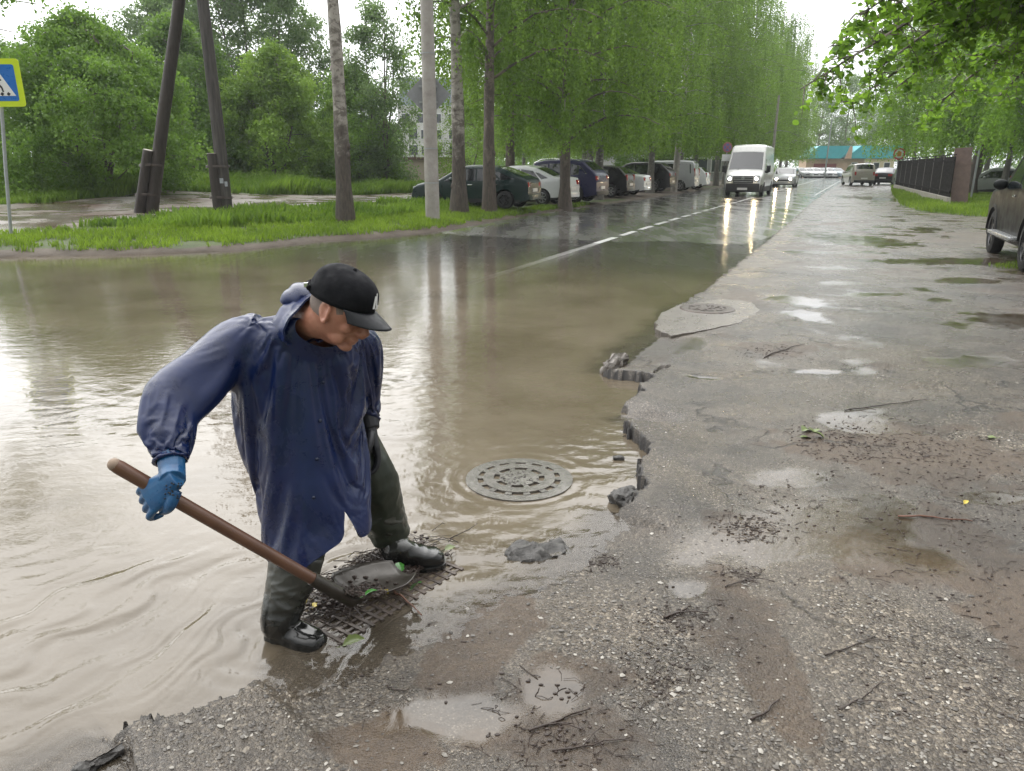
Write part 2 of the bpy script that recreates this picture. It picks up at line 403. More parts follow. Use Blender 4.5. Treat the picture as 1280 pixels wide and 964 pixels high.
nb = q.bump(q.noise(v, 4.0, 5, .6), .12, .02); q.normal(q.bump(n2, .2, .002, nb)); q.l(q.bump(q.noise(v, 5.0, 4, .55), .10, .012), q.b.inputs['Coat Normal'])
tag(np_obj('road', np.stack([X.ravel(), Y.ravel(), Z.ravel()], 1), F, q.m, smooth=True), kind='structure')
# centre line: one long worn stroke, then dashes
mk = []
def stroke(s0, s1, t, w, z=.005):
    n = max(2, int((s1-s0)/.3)+1); vv = []
    for s in np.linspace(s0, s1, n):
        for tt in (t-w/2, t+w/2):
            x, y = XY(s, tt); vv.append((x, y, float(road_z(np.array([x]), np.array([y]))[0])+z))
    return vv, [(2*i, 2*i+1, 2*i+3, 2*i+2) for i in range(n-1)]
mb = MB()
mb.add(*stroke(-1.0, 9.2, 3.3, .17))
s = 9.7
while s < 30: mb.add(*stroke(s, s+1.25, 3.3, .16)); s += 1.75
mb.add(*stroke(30, 118, 3.3, .16))
mb.add(*stroke(40, 118, .55, .1))
M_MARK = pm('worn_white_road_paint', (.86, .86, .84), .3, .2, 9, coat=.5)
tag(mb.build('road_marking', M_MARK), kind='structure')
# ---- flood water -----------------------------------------------------------
azs = np.linspace(-50, 34, 800); ds = 0.9*1.0051**np.arange(800)
A, D = np.meshgrid(np.radians(azs), ds); X = D*np.sin(A); Y = D*np.cos(A)
d, _ = poly_dist(X, Y, BE); dl = kl_d(X, Y); SS, TT = ST(X, Y)
keep = (d < .45) & (dl < .25) & (SS < 26)
fx, fy = .56, .83
a = X*fx+Y*fy; b = -X*fy+Y*fx
wp = (fbm(X*1.6, Y*1.6, 201, 3)-.5)
near = np.exp(-(((X+1.1)/.9)**2+((Y-2.2)/.75)**2))
w = near*.0330*(.62*vnoise(a*1.5+wp*1.5, b*11+wp*8, 203)+.42*vnoise(a*2.6+wp*2, b*24+wp*15, 204)+.12*vnoise(a*6+wp*3, b*46+wp*22, 214)-.58)
amp = .25+1.1*np.exp(-(((X+.2)/1.2)**2+((Y-4.6)/2.2)**2))+.7*np.exp(-(((X+2.3)/1.4)**2+((Y-4.4)/1.6)**2))
amp = amp*(.35+1.3*sstep(.35, .65, fbm(X*.55+9, Y*.55, 207, 3)))
w += .0042*amp*(fbm(X*5.5+wp*3, Y*10+wp*2, 205, 2)-.5)*np.minimum(1, 10/D)
w += .0019*amp*(fbm(X*15+wp*5, Y*26+wp*3, 206, 2)-.5)*np.minimum(1, 5/D)
w += .006*(fbm(X*.9, Y*1.4, 208, 2)-.5)*.35
cr = G(649, 597); rr = np.hypot(X-cr.x, Y-cr.y)      # water welling round the manhole cover
w += .0016*np.sin(rr*70+5*wp)*np.exp(-((rr-.34)/.07)**2)*(.2+fbm(X*6, Y*6, 211, 3))
rf = G(338, 805); rr = np.hypot(X-rf.x, Y-rf.y); w += .0020*np.sin(rr*75+6*wp)*np.exp(-((rr-.17)/.11)**2)*(.2+fbm(X*7, Y*7, 212, 3))
for k in range(900):
    az = R(rng.uniform(-40, 12)); dd = 1.6*math.exp(rng.uniform(0, 2.1)); x0, y0 = dd*math.sin(az), dd*math.cos(az)
    r0 = rng.uniform(.008, .085); wl = .012+.12*r0; A0 = .0009*math.exp(-r0*14)
    i0, i1 = np.searchsorted(ds, [dd-r0-.1, dd+r0+.1]); da = math.degrees((r0+.1)/dd); j0, j1 = np.searchsorted(azs, [math.degrees(az)-da, math.degrees(az)+da])
    if i1 <= i0 or j1 <= j0: continue
    sx, sy = X[i0:i1, j0:j1]-x0, Y[i0:i1, j0:j1]-y0; r = np.hypot(sx, sy)
    w[i0:i1, j0:j1] += A0*np.cos((r-r0)*2*PI/wl)*np.exp(-((r-r0)/(wl*1.1))**2)
dep = -np.where(d > -.1, -1, road_z(X, Y))
dep = np.where(d > -.35, np.maximum(-pave_h(X, Y)[0], 0.0), dep)
turb = 1-np.exp(-np.clip(dep+.002, 0, 1)*46)
turb = np.clip(turb*(.8+.5*fbm(X*.6, Y*.6, 209, 4)), 0, 1)
turb = turb*(1-.8*sstep(.5, 5.5, SS+1.5*(fbm(X*.5, Y*.5, 213)-.5)))
turb = np.maximum(turb, (dl > -.8)*0.3)
q = NT('muddy_flood_water'); v = q.pos(kind='Position'); at = q.attr('turb')
n1 = q.noise(v, .8, 5, .6, .6); n2 = q.noise(v, 5, 5, .6, 1.0)
col = q.mix(q.mapr(n1, .35, .65), (.100, .080, .055), (.150, .124, .090)); col = q.mix(q.mapr(n2, .45, .75, 0, .35), col, (.15, .127, .097))
q.base(col); q.rough(.03); q.b.inputs['IOR'].default_value = 1.42
gb = q.n('ShaderNodeBsdfTransparent'); gl = q.n('ShaderNodeBsdfGlossy'); gl.inputs['Roughness'].default_value = .07
fr = q.n('ShaderNodeFresnel'); fr.inputs['IOR'].default_value = 1.33; mx = q.n('ShaderNodeMixShader'); q.l(fr.outputs[0], mx.inputs[0]); q.l(gb.outputs[0], mx.inputs[1]); q.l(gl.outputs[0], mx.inputs[2])
m2 = q.n('ShaderNodeMixShader'); q.l(at, m2.inputs[0]); q.l(mx.outputs[0], m2.inputs[1]); q.l(q.b.outputs[0], m2.inputs[2]); q.l(m2.outputs[0], q.out.inputs['Surface'])
sv = q.pos((1, 1.6, 1), 'Position')
nb = q.bump(q.noise(sv, 9, 4, .55, .8), .14, .012); nb = q.bump(q.noise(sv, 38, 3, .5), .14, .003, nb); q.normal(nb); q.l(nb, gl.inputs['Normal']); q.l(nb, fr.inputs['Normal'])
u, F = grid_faces(keep)
wa = np_obj('flood_water', np.stack([X.ravel()[u], Y.ravel()[u], w.ravel()[u]], 1), F, q.m, smooth=True, attrs={'turb': turb.ravel()[u]})
tag(wa, 'brown muddy water flooding the road', kind='structure')
# ---- world: bright overcast ------------------------------------------------
SUN_EL, SUN_AZ = R(42), R(-26)
wd = bpy.data.worlds.new('World'); sc.world = wd; wd.use_nodes = True; nt = wd.node_tree; nt.nodes.clear()
wo = nt.nodes.new('ShaderNodeOutputWorld'); bg = nt.nodes.new('ShaderNodeBackground'); sky = nt.nodes.new('ShaderNodeTexSky')
sky.sky_type = 'NISHITA'; sky.sun_disc = False; sky.sun_elevation = SUN_EL; sky.sun_rotation = SUN_AZ; sky.air_density = 1.5; sky.dust_density = 4
hs = nt.nodes.new('ShaderNodeHueSaturation'); hs.inputs['Saturation'].default_value = .12; nt.links.new(sky.outputs[0], hs.inputs['Color'])
tc = nt.nodes.new('ShaderNodeTexCoord'); sp = nt.nodes.new('ShaderNodeSeparateXYZ'); nt.links.new(tc.outputs['Generated'], sp.inputs[0])
rp = nt.nodes.new('ShaderNodeValToRGB'); nt.links.new(sp.outputs['Z'], rp.inputs[0])
SKYV = 15.0
cr = rp.color_ramp; cr.elements[0].position = 0.0; cr.elements[0].color = (.62, .64, .655, 1); cr.elements[1].position = .75; cr.elements[1].color = (1.0, 1.0, .995, 1)
nz = nt.nodes.new('ShaderNodeTexNoise'); nz.inputs['Scale'].default_value = 2.2; nz.inputs['Detail'].default_value = 5; nt.links.new(tc.outputs['Generated'], nz.inputs['Vector'])
mr = nt.nodes.new('ShaderNodeMapRange'); nt.links.new(nz.outputs['Fac'], mr.inputs[0]); mr.inputs[1].default_value = .3; mr.inputs[2].default_value = .7; mr.inputs[3].default_value = SKYV*.82; mr.inputs[4].default_value = SKYV*1.12
ml = nt.nodes.new('ShaderNodeMix'); ml.data_type = 'RGBA'; ml.blend_type = 'MULTIPLY'; ml.inputs[0].default_value = 1; nt.links.new(rp.outputs[0], ml.inputs[6]); nt.links.new(mr.outputs[0], ml.inputs[7])
mx = nt.nodes.new('ShaderNodeMix'); mx.data_type = 'RGBA'; mx.inputs[0].default_value = .9; nt.links.new(hs.outputs[0], mx.inputs[6]); nt.links.new(ml.outputs[2], mx.inputs[7])
# brighter towards the veiled sun, dimmer behind
vd = nt.nodes.new('ShaderNodeVectorMath'); vd.operation = 'DOT_PRODUCT'; nt.links.new(tc.outputs['Generated'], vd.inputs[0]); vd.inputs[1].default_value = (math.sin(SUN_AZ)*math.cos(SUN_EL), math.cos(SUN_AZ)*math.cos(SUN_EL), math.sin(SUN_EL))
m3 = nt.nodes.new('ShaderNodeMapRange'); m3.interpolation_type = 'SMOOTHERSTEP'; nt.links.new(vd.outputs['Value'], m3.inputs[0]); m3.inputs[1].default_value = -.55; m3.inputs[2].default_value = 1.05; m3.inputs[3].default_value = .30; m3.inputs[4].default_value = 1.28
m4 = nt.nodes.new('ShaderNodeMix'); m4.data_type = 'RGBA'; m4.blend_type = 'MULTIPLY'; m4.inputs[0].default_value = 1; nt.links.new(mx.outputs[2], m4.inputs[6]); nt.links.new(m3.outputs[0], m4.inputs[7])
nt.links.new(m4.outputs[2], bg.inputs[0]); bg.inputs[1].default_value = .10; nt.links.new(bg.outputs[0], wo.inputs[0])
sl = bpy.data.lights.new('sun', 'SUN'); so = bpy.data.objects.new('sun', sl); COL.objects.link(so)
sl.energy = .7; sl.angle = R(70); sl.color = (1, .97, .93)
so.rotation_euler = Vector((math.sin(SUN_AZ)*math.cos(SUN_EL), math.cos(SUN_AZ)*math.cos(SUN_EL), math.sin(SUN_EL))).to_track_quat('Z', 'Y').to_euler()
so.location = (0, 0, 40)
sc.view_settings.view_transform = 'Standard'; sc.view_settings.look = 'None'; sc.view_settings.gamma = 1; sc.view_settings.exposure = 0.85; sc.view_settings.use_curve_mapping = False
sc.cycles.max_bounces = 8; sc.cycles.transparent_max_bounces = 24; sc.cycles.use_denoising = True
# ================================================================== TREES, BUSHES, GRASS
def leafmat(name, dark, light, trans, tcol, rough=.45):
    q = NT(name); a = q.attr('tint'); oi = q.n('ShaderNodeObjectInfo').outputs['Random']
    a = q.math('ADD', a, q.math('ADD', q.mapr(q.noise(q.pos(kind='Position'), .42, 3, .6), .3, .7, -.45, .45), q.mapr(oi, 0, 1, -.22, .22)), clamp=True)
    c = q.ramp(a, [(0, dark), (.5, tuple((x*.55+y*.45) for x, y in zip(dark, light))), (1, tuple(x*1.12 for x in light))])
    q.base(c); q.rough(rough); q.b.inputs['Specular IOR Level'].default_value = .4
    tr = q.n('ShaderNodeBsdfTranslucent'); q.l(q.mix(.5, c, tcol), tr.inputs['Color'])
    mx = q.n('ShaderNodeMixShader'); mx.inputs[0].default_value = trans
    q.l(q.b.outputs[0], mx.inputs[1]); q.l(tr.outputs[0], mx.inputs[2]); q.l(mx.outputs[0], q.out.inputs['Surface'])
    return q.m
M_BIRCHLEAF = leafmat('birch_leaf', (.058, .122, .019), (.215, .35, .052), .5, (.30, .48, .05))
M_LINDLEAF = leafmat('linden_leaf', (.052, .125, .015), (.215, .37, .045), .58, (.36, .60, .06))
M_BUSHLEAF = leafmat('bush_leaf', (.050, .112, .018), (.195, .33, .05), .45, (.27, .47, .055))
M_WILLOW = leafmat('willow_leaf', (.075, .14, .045), (.22, .33, .115), .42, (.28, .42, .12))
M_YELLOWLEAF = leafmat('yellow_green_leaf', (.07, .15, .02), (.24, .37, .055), .42, (.32, .50, .06))
M_GRASS = leafmat('grass_blade', (.060, .125, .012), (.235, .345, .035), .4, (.30, .46, .04), .5)
M_WEED = leafmat('weed_leaf', (.045, .11, .012), (.20, .31, .04), .4, (.26, .42, .04), .5)
def barkmat(name, pale, dark, low, k=.5, ring=14):
    q = NT(name); v = q.pos(); z = q.n('ShaderNodeSeparateXYZ'); q.l(v, z.inputs[0])
    st = q.noise(q.pos((3, 3, ring)), 1.0, 6, .7, .6); bl = q.noise(q.pos((1, 1, .6)), 2.6, 5, .65)
    c = q.mix(q.mapr(st, k, k+.09), dark, pale)
    c = q.mix(q.mapr(bl, .35, .65, .0, .55), c, dark)
    lowf = q.math('ADD', q.mapr(z.outputs[2], .3, 4.2, 1.0, 0.0), q.mapr(bl, .3, .7, -.3, .3))
    c = q.mix(q.mapr(lowf, .35, .65), c, q.mix(q.mapr(q.noise(q.pos((7, 7, 1.4)), 3, 6, .7), .35, .65), low, tuple(x*.4 for x in low)))
    q.base(c); q.rough(.55); q.normal(q.bump(q.noise(q.pos((9, 9, 2)), 3, 6, .75), .7, .03)); return q.m
M_BIRCHBARK = barkmat('birch_bark', (.56, .54, .50), (.05, .045, .04), (.20, .185, .165), .48)
M_POPLARBARK = barkmat('grey_bark', (.40, .37, .325), (.13, .112, .092), (.10, .078, .062), .44, 5)
M_BROWNBARK = barkmat('brown_bark', (.22, .18, .14), (.085, .068, .053), (.12, .093, .072), .47, 3)
def leaf_cards(P0, U0, V0, ln, wd, mat, tint, name, parent):
    """one pointed, slightly folded leaf per point: 2 quads sharing a midrib would double the count, so a kite of four corners"""
    n = len(P0); ln = ln[:, None]; wd = wd[:, None]
    V = np.empty((n, 4, 3)); W = np.cross(U0, V0)*ln*.10
    V[:, 0] = P0; V[:, 1] = P0+U0*ln*.45+V0*wd*.5+W; V[:, 2] = P0+U0*ln; V[:, 3] = P0+U0*ln*.45-V0*wd*.5+W
    F = np.arange(n*4).reshape(n, 4)
    return np_obj(name, V.reshape(-1, 3), F, mat, parent, attrs={'tint': np.repeat(tint, 4)})
def unit(a): return a/np.maximum(np.linalg.norm(a, axis=-1, keepdims=True), 1e-9)
def rand_frame(rg, n, droop=0.6):
    u = unit(rg.normal(size=(n, 3))+np.array([0, 0, -droop*2])); w = unit(rg.normal(size=(n, 3)))
    v = unit(np.cross(u, w)); return u, v
def trunk_mb(rg, h, r0, r1, lean=(0, 0), wob=.08, n=10, m=12, knots=0):
    mb = MB(); pts = []; rad = []
    ph = rg.uniform(0, 6, 4)
    for i in range(m+1):
        f = i/m; z = h*f
        pts.append((lean[0]*f+wob*math.sin(ph[0]+f*5)*f, lean[1]*f+wob*math.sin(ph[1]+f*4)*f, z-.25*(i == 0)))
        rad.append((r0*(1-f)+r1*f)*(1+.45*math.exp(-z/.28))*(1+.06*math.sin(ph[2]+i*2.1)))
    mb.tube(pts, rad, n)
    for k in range(knots):
        f = rg.uniform(.12, .7); i = int(f*m); p = Vector(pts[i]); a = rg.uniform(0, 6.28); rr = rad[i]
        mb.ball(p+Vector((math.cos(a)*rr*.85, math.sin(a)*rr*.85, rg.uniform(-.2, .2))), (rr*.38, rr*.38, rr*.55), 7)
    def at(f):
        q = min(max(f, 0), .999)*m; i = int(q); return Vector(pts[i]).lerp(Vector(pts[i+1]), q-i)
    return mb, at
def weeping_tree(seed, h, rad, zlow, nl, ns, bark, leaf, lab=None, cat='tree', group=None, r0=.19, zfirst=.22, lsz=.065, lean=(0, 0), hang=2.4, name='birch_tree', up=.55, knots=0):
    rg = np.random.default_rng(seed)
    root = empty(name); tag(root, lab, cat, group)
    mb, at = trunk_mb(rg, h*.97, r0, .03, lean, .14, 10, 14, knots)
    S = []
    for k in range(nl):
        f = zfirst+(0.97-zfirst)*(k+rg.uniform(0, .9))/nl; p = at(f); az = k*2.4+rg.uniform(-.4, .4)
        prof = math.sin(min(1, (1-f)/(1-zfirst)*1.15+.12)*PI*.62)
        L = rad*prof*rg.uniform(.65, 1.15)+.35; dx, dy = math.cos(az), math.sin(az)
        pts = []
        for i in range(6):
            q = i/5; pts.append(p+Vector((dx*L*q, dy*L*q, L*up*(1.5*q-1.25*q*q)+rg.uniform(-.05, .05))))
        rb = max(.012, .05*(1-f)*r0/.19+.012); mb.tube(pts, [rb*(1-.8*i/5) for i in range(6)], 5, caps=False)
        for j in range(ns):
            q = rg.uniform(.12, 1.02)*5; i = min(int(q), 4); b = pts[i].lerp(pts[i+1], q-i)
            hl = hang*rg.uniform(.25, 1.0); hl = min(hl, max(.25, b.z-zlow-rg.uniform(0, .7)))
            S.append((b.x, b.y, b.z, dx*rg.uniform(0, .5)+rg.normal()*.18, dy*rg.uniform(0, .5)+rg.normal()*.18, hl, rg.uniform()))
    mb.build('trunk', bark, root, 60)
    S = np.array(S); nL = 26; m = len(S)
    q = (np.arange(nL)[None, :]+rg.uniform(0, 1, (m, nL)))/nL
    hl = S[:, 5:6]
    px = S[:, 0:1]+S[:, 3:4]*np.sin(q*1.5)*.55; py = S[:, 1:2]+S[:, 4:5]*np.sin(q*1.5)*.55; pz = S[:, 2:3]-hl*q+.12*np.sin(q*3)
    keep = rg.uniform(size=(m, nL)) < np.clip(hl/1.5, .35, 1)
    Pt = np.stack([px, py, pz], -1)[keep]+rg.normal(size=(keep.sum(), 3))*.05
    u, v = rand_frame(rg, len(Pt), .55)
    tint = np.clip(np.repeat(S[:, 6:7], nL, 1)[keep]*.65+rg.uniform(0, .45, len(Pt))-.05, 0, 1)
    leaf_cards(Pt, u, v, lsz*rg.uniform(.7, 1.25, len(Pt)), lsz*.72*rg.uniform(.7, 1.2, len(Pt)), leaf, tint, 'crown', root)
    return root
def clumps(rg, C, rr, n, lsz, droop=.35, flat=.75, w=.7):
    m = len(C); Pt = np.repeat(C, n, 0)+unit(rg.normal(size=(m*n, 3)))*(rg.uniform(0.1, 1, (m*n, 1))**.5)*np.repeat(rr, n)[:, None]*np.array([1, 1, flat])
    u, v = rand_frame(rg, m*n, droop)
    tint = np.clip(np.repeat(rg.uniform(0, .75, m), n)+rg.uniform(-.1, .35, m*n), 0, 1)
    return Pt, u, v, lsz*rg.uniform(.65, 1.3, m*n), lsz*w*rg.uniform(.7, 1.2, m*n), tint
def leafy_tree(seed, h, rad, z0, nc, n, bark, leaf, lab, cat='tree', group=None, r0=.12, stems=1, lsz=.09, cr=.55, name='leafy_tree', shape=1.0, low=0.0, shell=.35):
    """crown of leaf clumps through an uneven volume, carried by limbs from one or several stems"""
    rg = np.random.default_rng(seed); root = empty(name); tag(root, lab, cat, group)
    C = []; k = 0
    lob = rg.uniform(0, 6.28, 6)
    while len(C) < nc:
        a = rg.uniform(0, 6.28); f = rg.uniform(0, 1)
        prof = (math.sin(PI*min(1, max(0, .16+.84*f))**shape))**.62
        edge = prof*rad*(1+.20*math.sin(3*a+lob[0]+4*f)+.14*math.sin(5*a+lob[1]-7*f))
        r = edge*rg.uniform(shell, 1)**.5
        C.append((r*math.cos(a), r*math.sin(a), z0+(h-z0)*f+rg.normal()*.15))
    C = np.array(C); rr = cr*rg.uniform(.55, 1.25, nc)
    mb = MB(); tops = []
    for s in range(stems):
        a = s*2.4+rg.uniform(0, 1); sp = 0 if stems == 1 else rad*.45
        pts = [(math.cos(a)*sp*.15, math.sin(a)*sp*.15, -.2)]+[(math.cos(a)*sp*(.15+.85*q)+rg.normal()*.06, math.sin(a)*sp*(.15+.85*q)+rg.normal()*.06, h*.85*q) for q in (.15, .35, .6, .85, 1)]
        mb.tube(pts, [r0*(1-.9*i/5)+.012 for i in range(6)], 8); tops.append([Vector(p) for p in pts])
    for i in rg.choice(nc, min(nc, 60), replace=False):
        c = Vector(C[i]); st = tops[int(rg.integers(stems))]; b = min(st, key=lambda p: (p-c).length+max(0, p.z-c.z)*2)
        mid = b.lerp(c, .5)+Vector((0, 0, .12*(c-b).length)); mb.tube([b, mid, c], [.035*r0/.12, .02, .006], 5, caps=False)
    mb.build('trunk', bark, root, 60)
    Pt, u, v, ln, wd, tint = clumps(rg, C, rr, n, lsz); ok = Pt[:, 2] > low
    leaf_cards(Pt[ok], u[ok], v[ok], ln[ok], wd[ok], leaf, tint[ok], 'crown', root)
    return root
def put(o, p, rz=0.0, s=1.0, lab=None):
    o.location = p; o.rotation_euler = (0, 0, rz); o.scale = (s, s, s)
    if lab: o['label'] = lab
    return o
used = set()
def place(proto, p, rz, s, lab, group=None):
    o = proto if proto.name not in used else copy_tree(proto)
    used.add(proto.name)
    put(o, p, rz, s, lab)
    if group: o['group'] = group
    elif 'group' in o: del o['group']
    return o
def gz(s, t):
    x, y = XY(s, t); return Vector((x, y, max(terr(x, y), -.05)))
# ---- the bare-stemmed row by the left kerb: trunks that can be told apart
weeping_tree(11, 13, 2.3, 8.0, 16, 10, M_POPLARBARK, M_BIRCHLEAF, 'tall pale limbless trunk standing alone in the grass right of the forked wooden poles', lsz=.075, r0=.21, zfirst=.62, name='birch_tree', hang=1.2, knots=9).location = GL(432, 278)
weeping_tree(12, 14, 2.6, 5.6, 18, 12, M_POPLARBARK, M_BIRCHLEAF, 'straight grey mossy trunk just right of the concrete pole, in front of the green hatchback', lsz=.075, r0=.23, zfirst=.42, hang=1.6, knots=10).location = GL(574, 267)
weeping_tree(13, 13, 3.6, 3.4, 44, 30, M_BROWNBARK, M_BIRCHLEAF, 'knotty brown trunk hiding the middle of the green hatchback', lsz=.12, r0=.21, zfirst=.31, hang=2.2, knots=12).location = GL(612, 266)
weeping_tree(14, 14, 4.1, 3.2, 46, 32, M_BROWNBARK, M_BIRCHLEAF, 'brown trunk rising behind the roof of the green hatchback', lsz=.125, r0=.21, zfirst=.28, hang=2.6, knots=6).location = GL(638, 252)
weeping_tree(15, 12, 3.5, 1.9, 46, 34, M_BROWNBARK, M_BIRCHLEAF, 'dense low leafy tree whose short trunk stands before the dark blue estate car', lsz=.125, r0=.22, zfirst=.20, hang=2.8).location = GL(706, 262)
# weeping birches: four shapes, copied along the road
BP = [weeping_tree(21+i, hh, rr, 2.0, 46, 34, M_BIRCHBARK, M_BIRCHLEAF, lsz=.135, r0=.20, zfirst=.17, hang=4.6) for i, (hh, rr) in enumerate([(15, 3.6), (17, 4.2), (14, 3.4), (18, 4.6)])]
place(BP[0], GL(748, 250), .4, 1.0, 'white stemmed weeping birch behind the dark blue estate car, stem bare high up')
place(BP[1], gz(31, 11.2), 1.7, 1.0, 'bright green weeping birch overhanging the black cars left of the grey lamp post')
place(BP[2], gz(37.5, 9.6), 2.9, 1.05, 'weeping birch just behind the leaning grey lamp post by the road')
place(BP[3], gz(47, 9.9), 4.0, .95, 'thick white trunk behind the no stopping sign, left of the white van')
place(BP[0], gz(51, 9.6), 5.2, 1.05, 'white trunk directly above the roof of the white van')
for i, (s_, t_, rz, sc_) in enumerate([(58, 9.2, .7, 1.05), (65, 9.6, 2.2, 1.0), (73, 9.0, 3.3, 1.1), (82, 8.6, 1.1, 1.05), (92, 8.4, 5.0, 1.15), (103, 8.4, .2, 1.15), (114, 8.6, 4.2, 1.1)]):
    place(BP[(i+1) % 4], gz(s_, t_), rz, sc_, 'dark weeping birch in the receding row along the far left kerb beyond the white van', 'weeping birches receding along the left kerb')
k = 0
for s_ in (29, 36, 44, 53, 64, 78, 95):
    for t_ in (21, 29):
        _x, _y = XY(s_, t_+(3 if s_ < 30 else 0))
        if _x/_y < -.03: continue
        place(BP[k % 4], gz(s_+rng.uniform(-2, 2), t_+rng.uniform(-2, 2)+(3 if s_ < 30 else 0)), rng.uniform(0, 6), rng.uniform(.85, 1.1), 'weeping birch in the dim grove behind the parked cars', 'birches in the grove behind the parked cars'); k += 1
# trees on the right-hand side
x = G(1206, 246); rt = weeping_tree(31, 12, 5.0, 2.0, 50, 38, M_BROWNBARK, M_LINDLEAF, 'leaning brown tree right behind the rusty fence end post, bright green crown', lsz=.14, r0=.34, zfirst=.22, hang=3.2, lean=(1.6, .3)); rt.location = (x.x+.2, x.y, .08)
BR = [weeping_tree(33+i, 12+i, 3.8, 1.5, 46, 34, M_BIRCHBARK, M_LINDLEAF, lsz=.14, r0=.17, zfirst=.25, hang=2.7, lean=(1.2, 0.2)) for i in range(2)]
for pr, px, py, yy, rz, sc_, lab in [(0, 1252, 236, 41, .3, 1.0, 'thin white birch leaning right, behind the fence and the parked silver car'), (1, 1278, 240, 36, 1.2, 1.0, 'dark spotted birch stem leaning right at the right edge of the photo'),
                                     (1, 1178, 222, 52, 2.3, 1.0, 'slim birch standing behind the middle of the dark fence'), (0, 1140, 220, 66, 4.0, 1.1, 'bright green weeping birch behind the far end of the dark fence'), (0, 1228, 225, 58, 5.1, 1.15, 'weeping birch in the yard behind the parked cars right of the fence')]:
    p = P(px, py, yy); place(BR[pr], (p.x, p.y, .05), rz, sc_, lab)
LT = leafy_tree(41, 13, 4.2, 2.5, 190, 110, M_BROWNBARK, M_WILLOW, 'pale green tree behind the turquoise roof', r0=.2, lsz=.16, cr=1.0)
for i, (px, yy, sc_, lab) in enumerate([(1052, 150, 1.35, 'pale hazy tree behind the ridge of the turquoise roof'), (1075, 158, 1.0, 'low pale tree behind the right half of the turquoise roof'), (1108, 150, 1.0, 'hazy tree just right of the turquoise roof'), (1020, 150, 1.1, 'pale tree behind the left end of the turquoise roof')]):
    p = P(px, 215, yy); place(LT, (p.x, p.y, 0), i*1.7, sc_, lab)
# near broadleaf tree off to the right whose boughs hang into the top right corner
def near_bough():
    rg = np.random.default_rng(55); root = empty('broadleaf_tree', (6.6, 8.2, .05)); tag(root, 'overhanging tree with broad glossy leaves filling the top right corner', 'tree')
    mb = MB(); mb.tube([(0, 0, -.2), (.05, 0, 1.5), (.1, .1, 3.2), (.0, .1, 5), (-.1, 0, 8)], [.26, .2, .18, .15, .06], 12)
    C = []
    boughs = [((1000, 112), 8.4, 3.6), ((1035, 60), 8.8, 3.9), ((1075, 20), 8.0, 4.2), ((1085, 95), 9.0, 3.7), ((1110, -30), 7.6, 4.3), ((1130, 60), 9.2, 3.6), ((1160, 5), 8.2, 3.8), ((1200, 40), 8.8, 3.4), ((1240, -10), 8.0, 3.6), ((1250, 70), 9.4, 3.3), ((1080, -70), 7.4, 4.4), ((1180, -80), 7.0, 4.2), ((1060, 130), 9.6, 3.3), ((1275, 20), 8.6, 3.2), ((1120, 110), 10.5, 3.6), ((1190, 100), 11, 3.4), ((1250, 120), 11, 3.2), ((1150, 150), 12, 3.2), ((1085, 50), 11, 4), ((1220, -40), 9, 4.2), ((1290, 80), 9, 3)]
    for (px, py), yy, zb in boughs:
        e = P(px, py, yy)-root.location; b = Vector((0, 0.1, zb)); m1 = b.lerp(e, .35)+Vector((0, 0, .35)); m2 = b.lerp(e, .7)+Vector((0, 0, .3))
        pts = [b, b.lerp(m1, .5), m1, m2, e]; mb.tube(pts, [.07, .055, .04, .02, .006], 6, caps=False)
        for j in range(85):
            q = rg.uniform(.30, 1.0)*4; i = min(int(q), 3); c = pts[i].lerp(pts[i+1], q-i)
            sp = .42*(1.05-q/5); c2 = c+Vector(rg.normal(size=3)*sp); c2.z = c.z+abs(rg.normal())*.12-rg.uniform(0, .42)
            mb.tube([c, c.lerp(c2, .55)+Vector((0, 0, .05)), c2], [.008, .005, .002], 4, caps=False)
            for w in range(11):
                f = rg.uniform(.3, 1.05); C.append(tuple(c.lerp(c2, f)+Vector(rg.normal(size=3)*.035)))
    mb.build('trunk', M_BROWNBARK, root, 60)
    C = np.array(C); n = len(C); u = unit(np.stack([rg.normal(size=n)*.7, rg.normal(size=n)*.7, -.45+rg.normal(size=n)*.5], 1)); v = unit(np.cross(u, unit(np.stack([rg.normal(size=n)*.5, rg.normal(size=n)*.5, np.ones(n)], 1))))
    # rounder leaves: eight corners
    L = (.072*rg.uniform(.6, 1.25, n))[:, None]; prof = [(0, 0), (.12, .3), (.38, .46), (.7, .3), (1, 0), (.7, -.3), (.38, -.46), (.12, -.3)]
    W = np.cross(u, v); V = np.stack([C+u*L*a+v*L*b+W*L*(.22*abs(b)-.12*a*a) for a, b in prof], 1)
    F = np.arange(n*8).reshape(n, 8); tint = np.clip(rg.uniform(-.1, .9, n), 0, 1)
    np_obj('crown', V.reshape(-1, 3), F, M_LINDLEAF, root, attrs={'tint': np.repeat(tint, 8)})
near_bough()
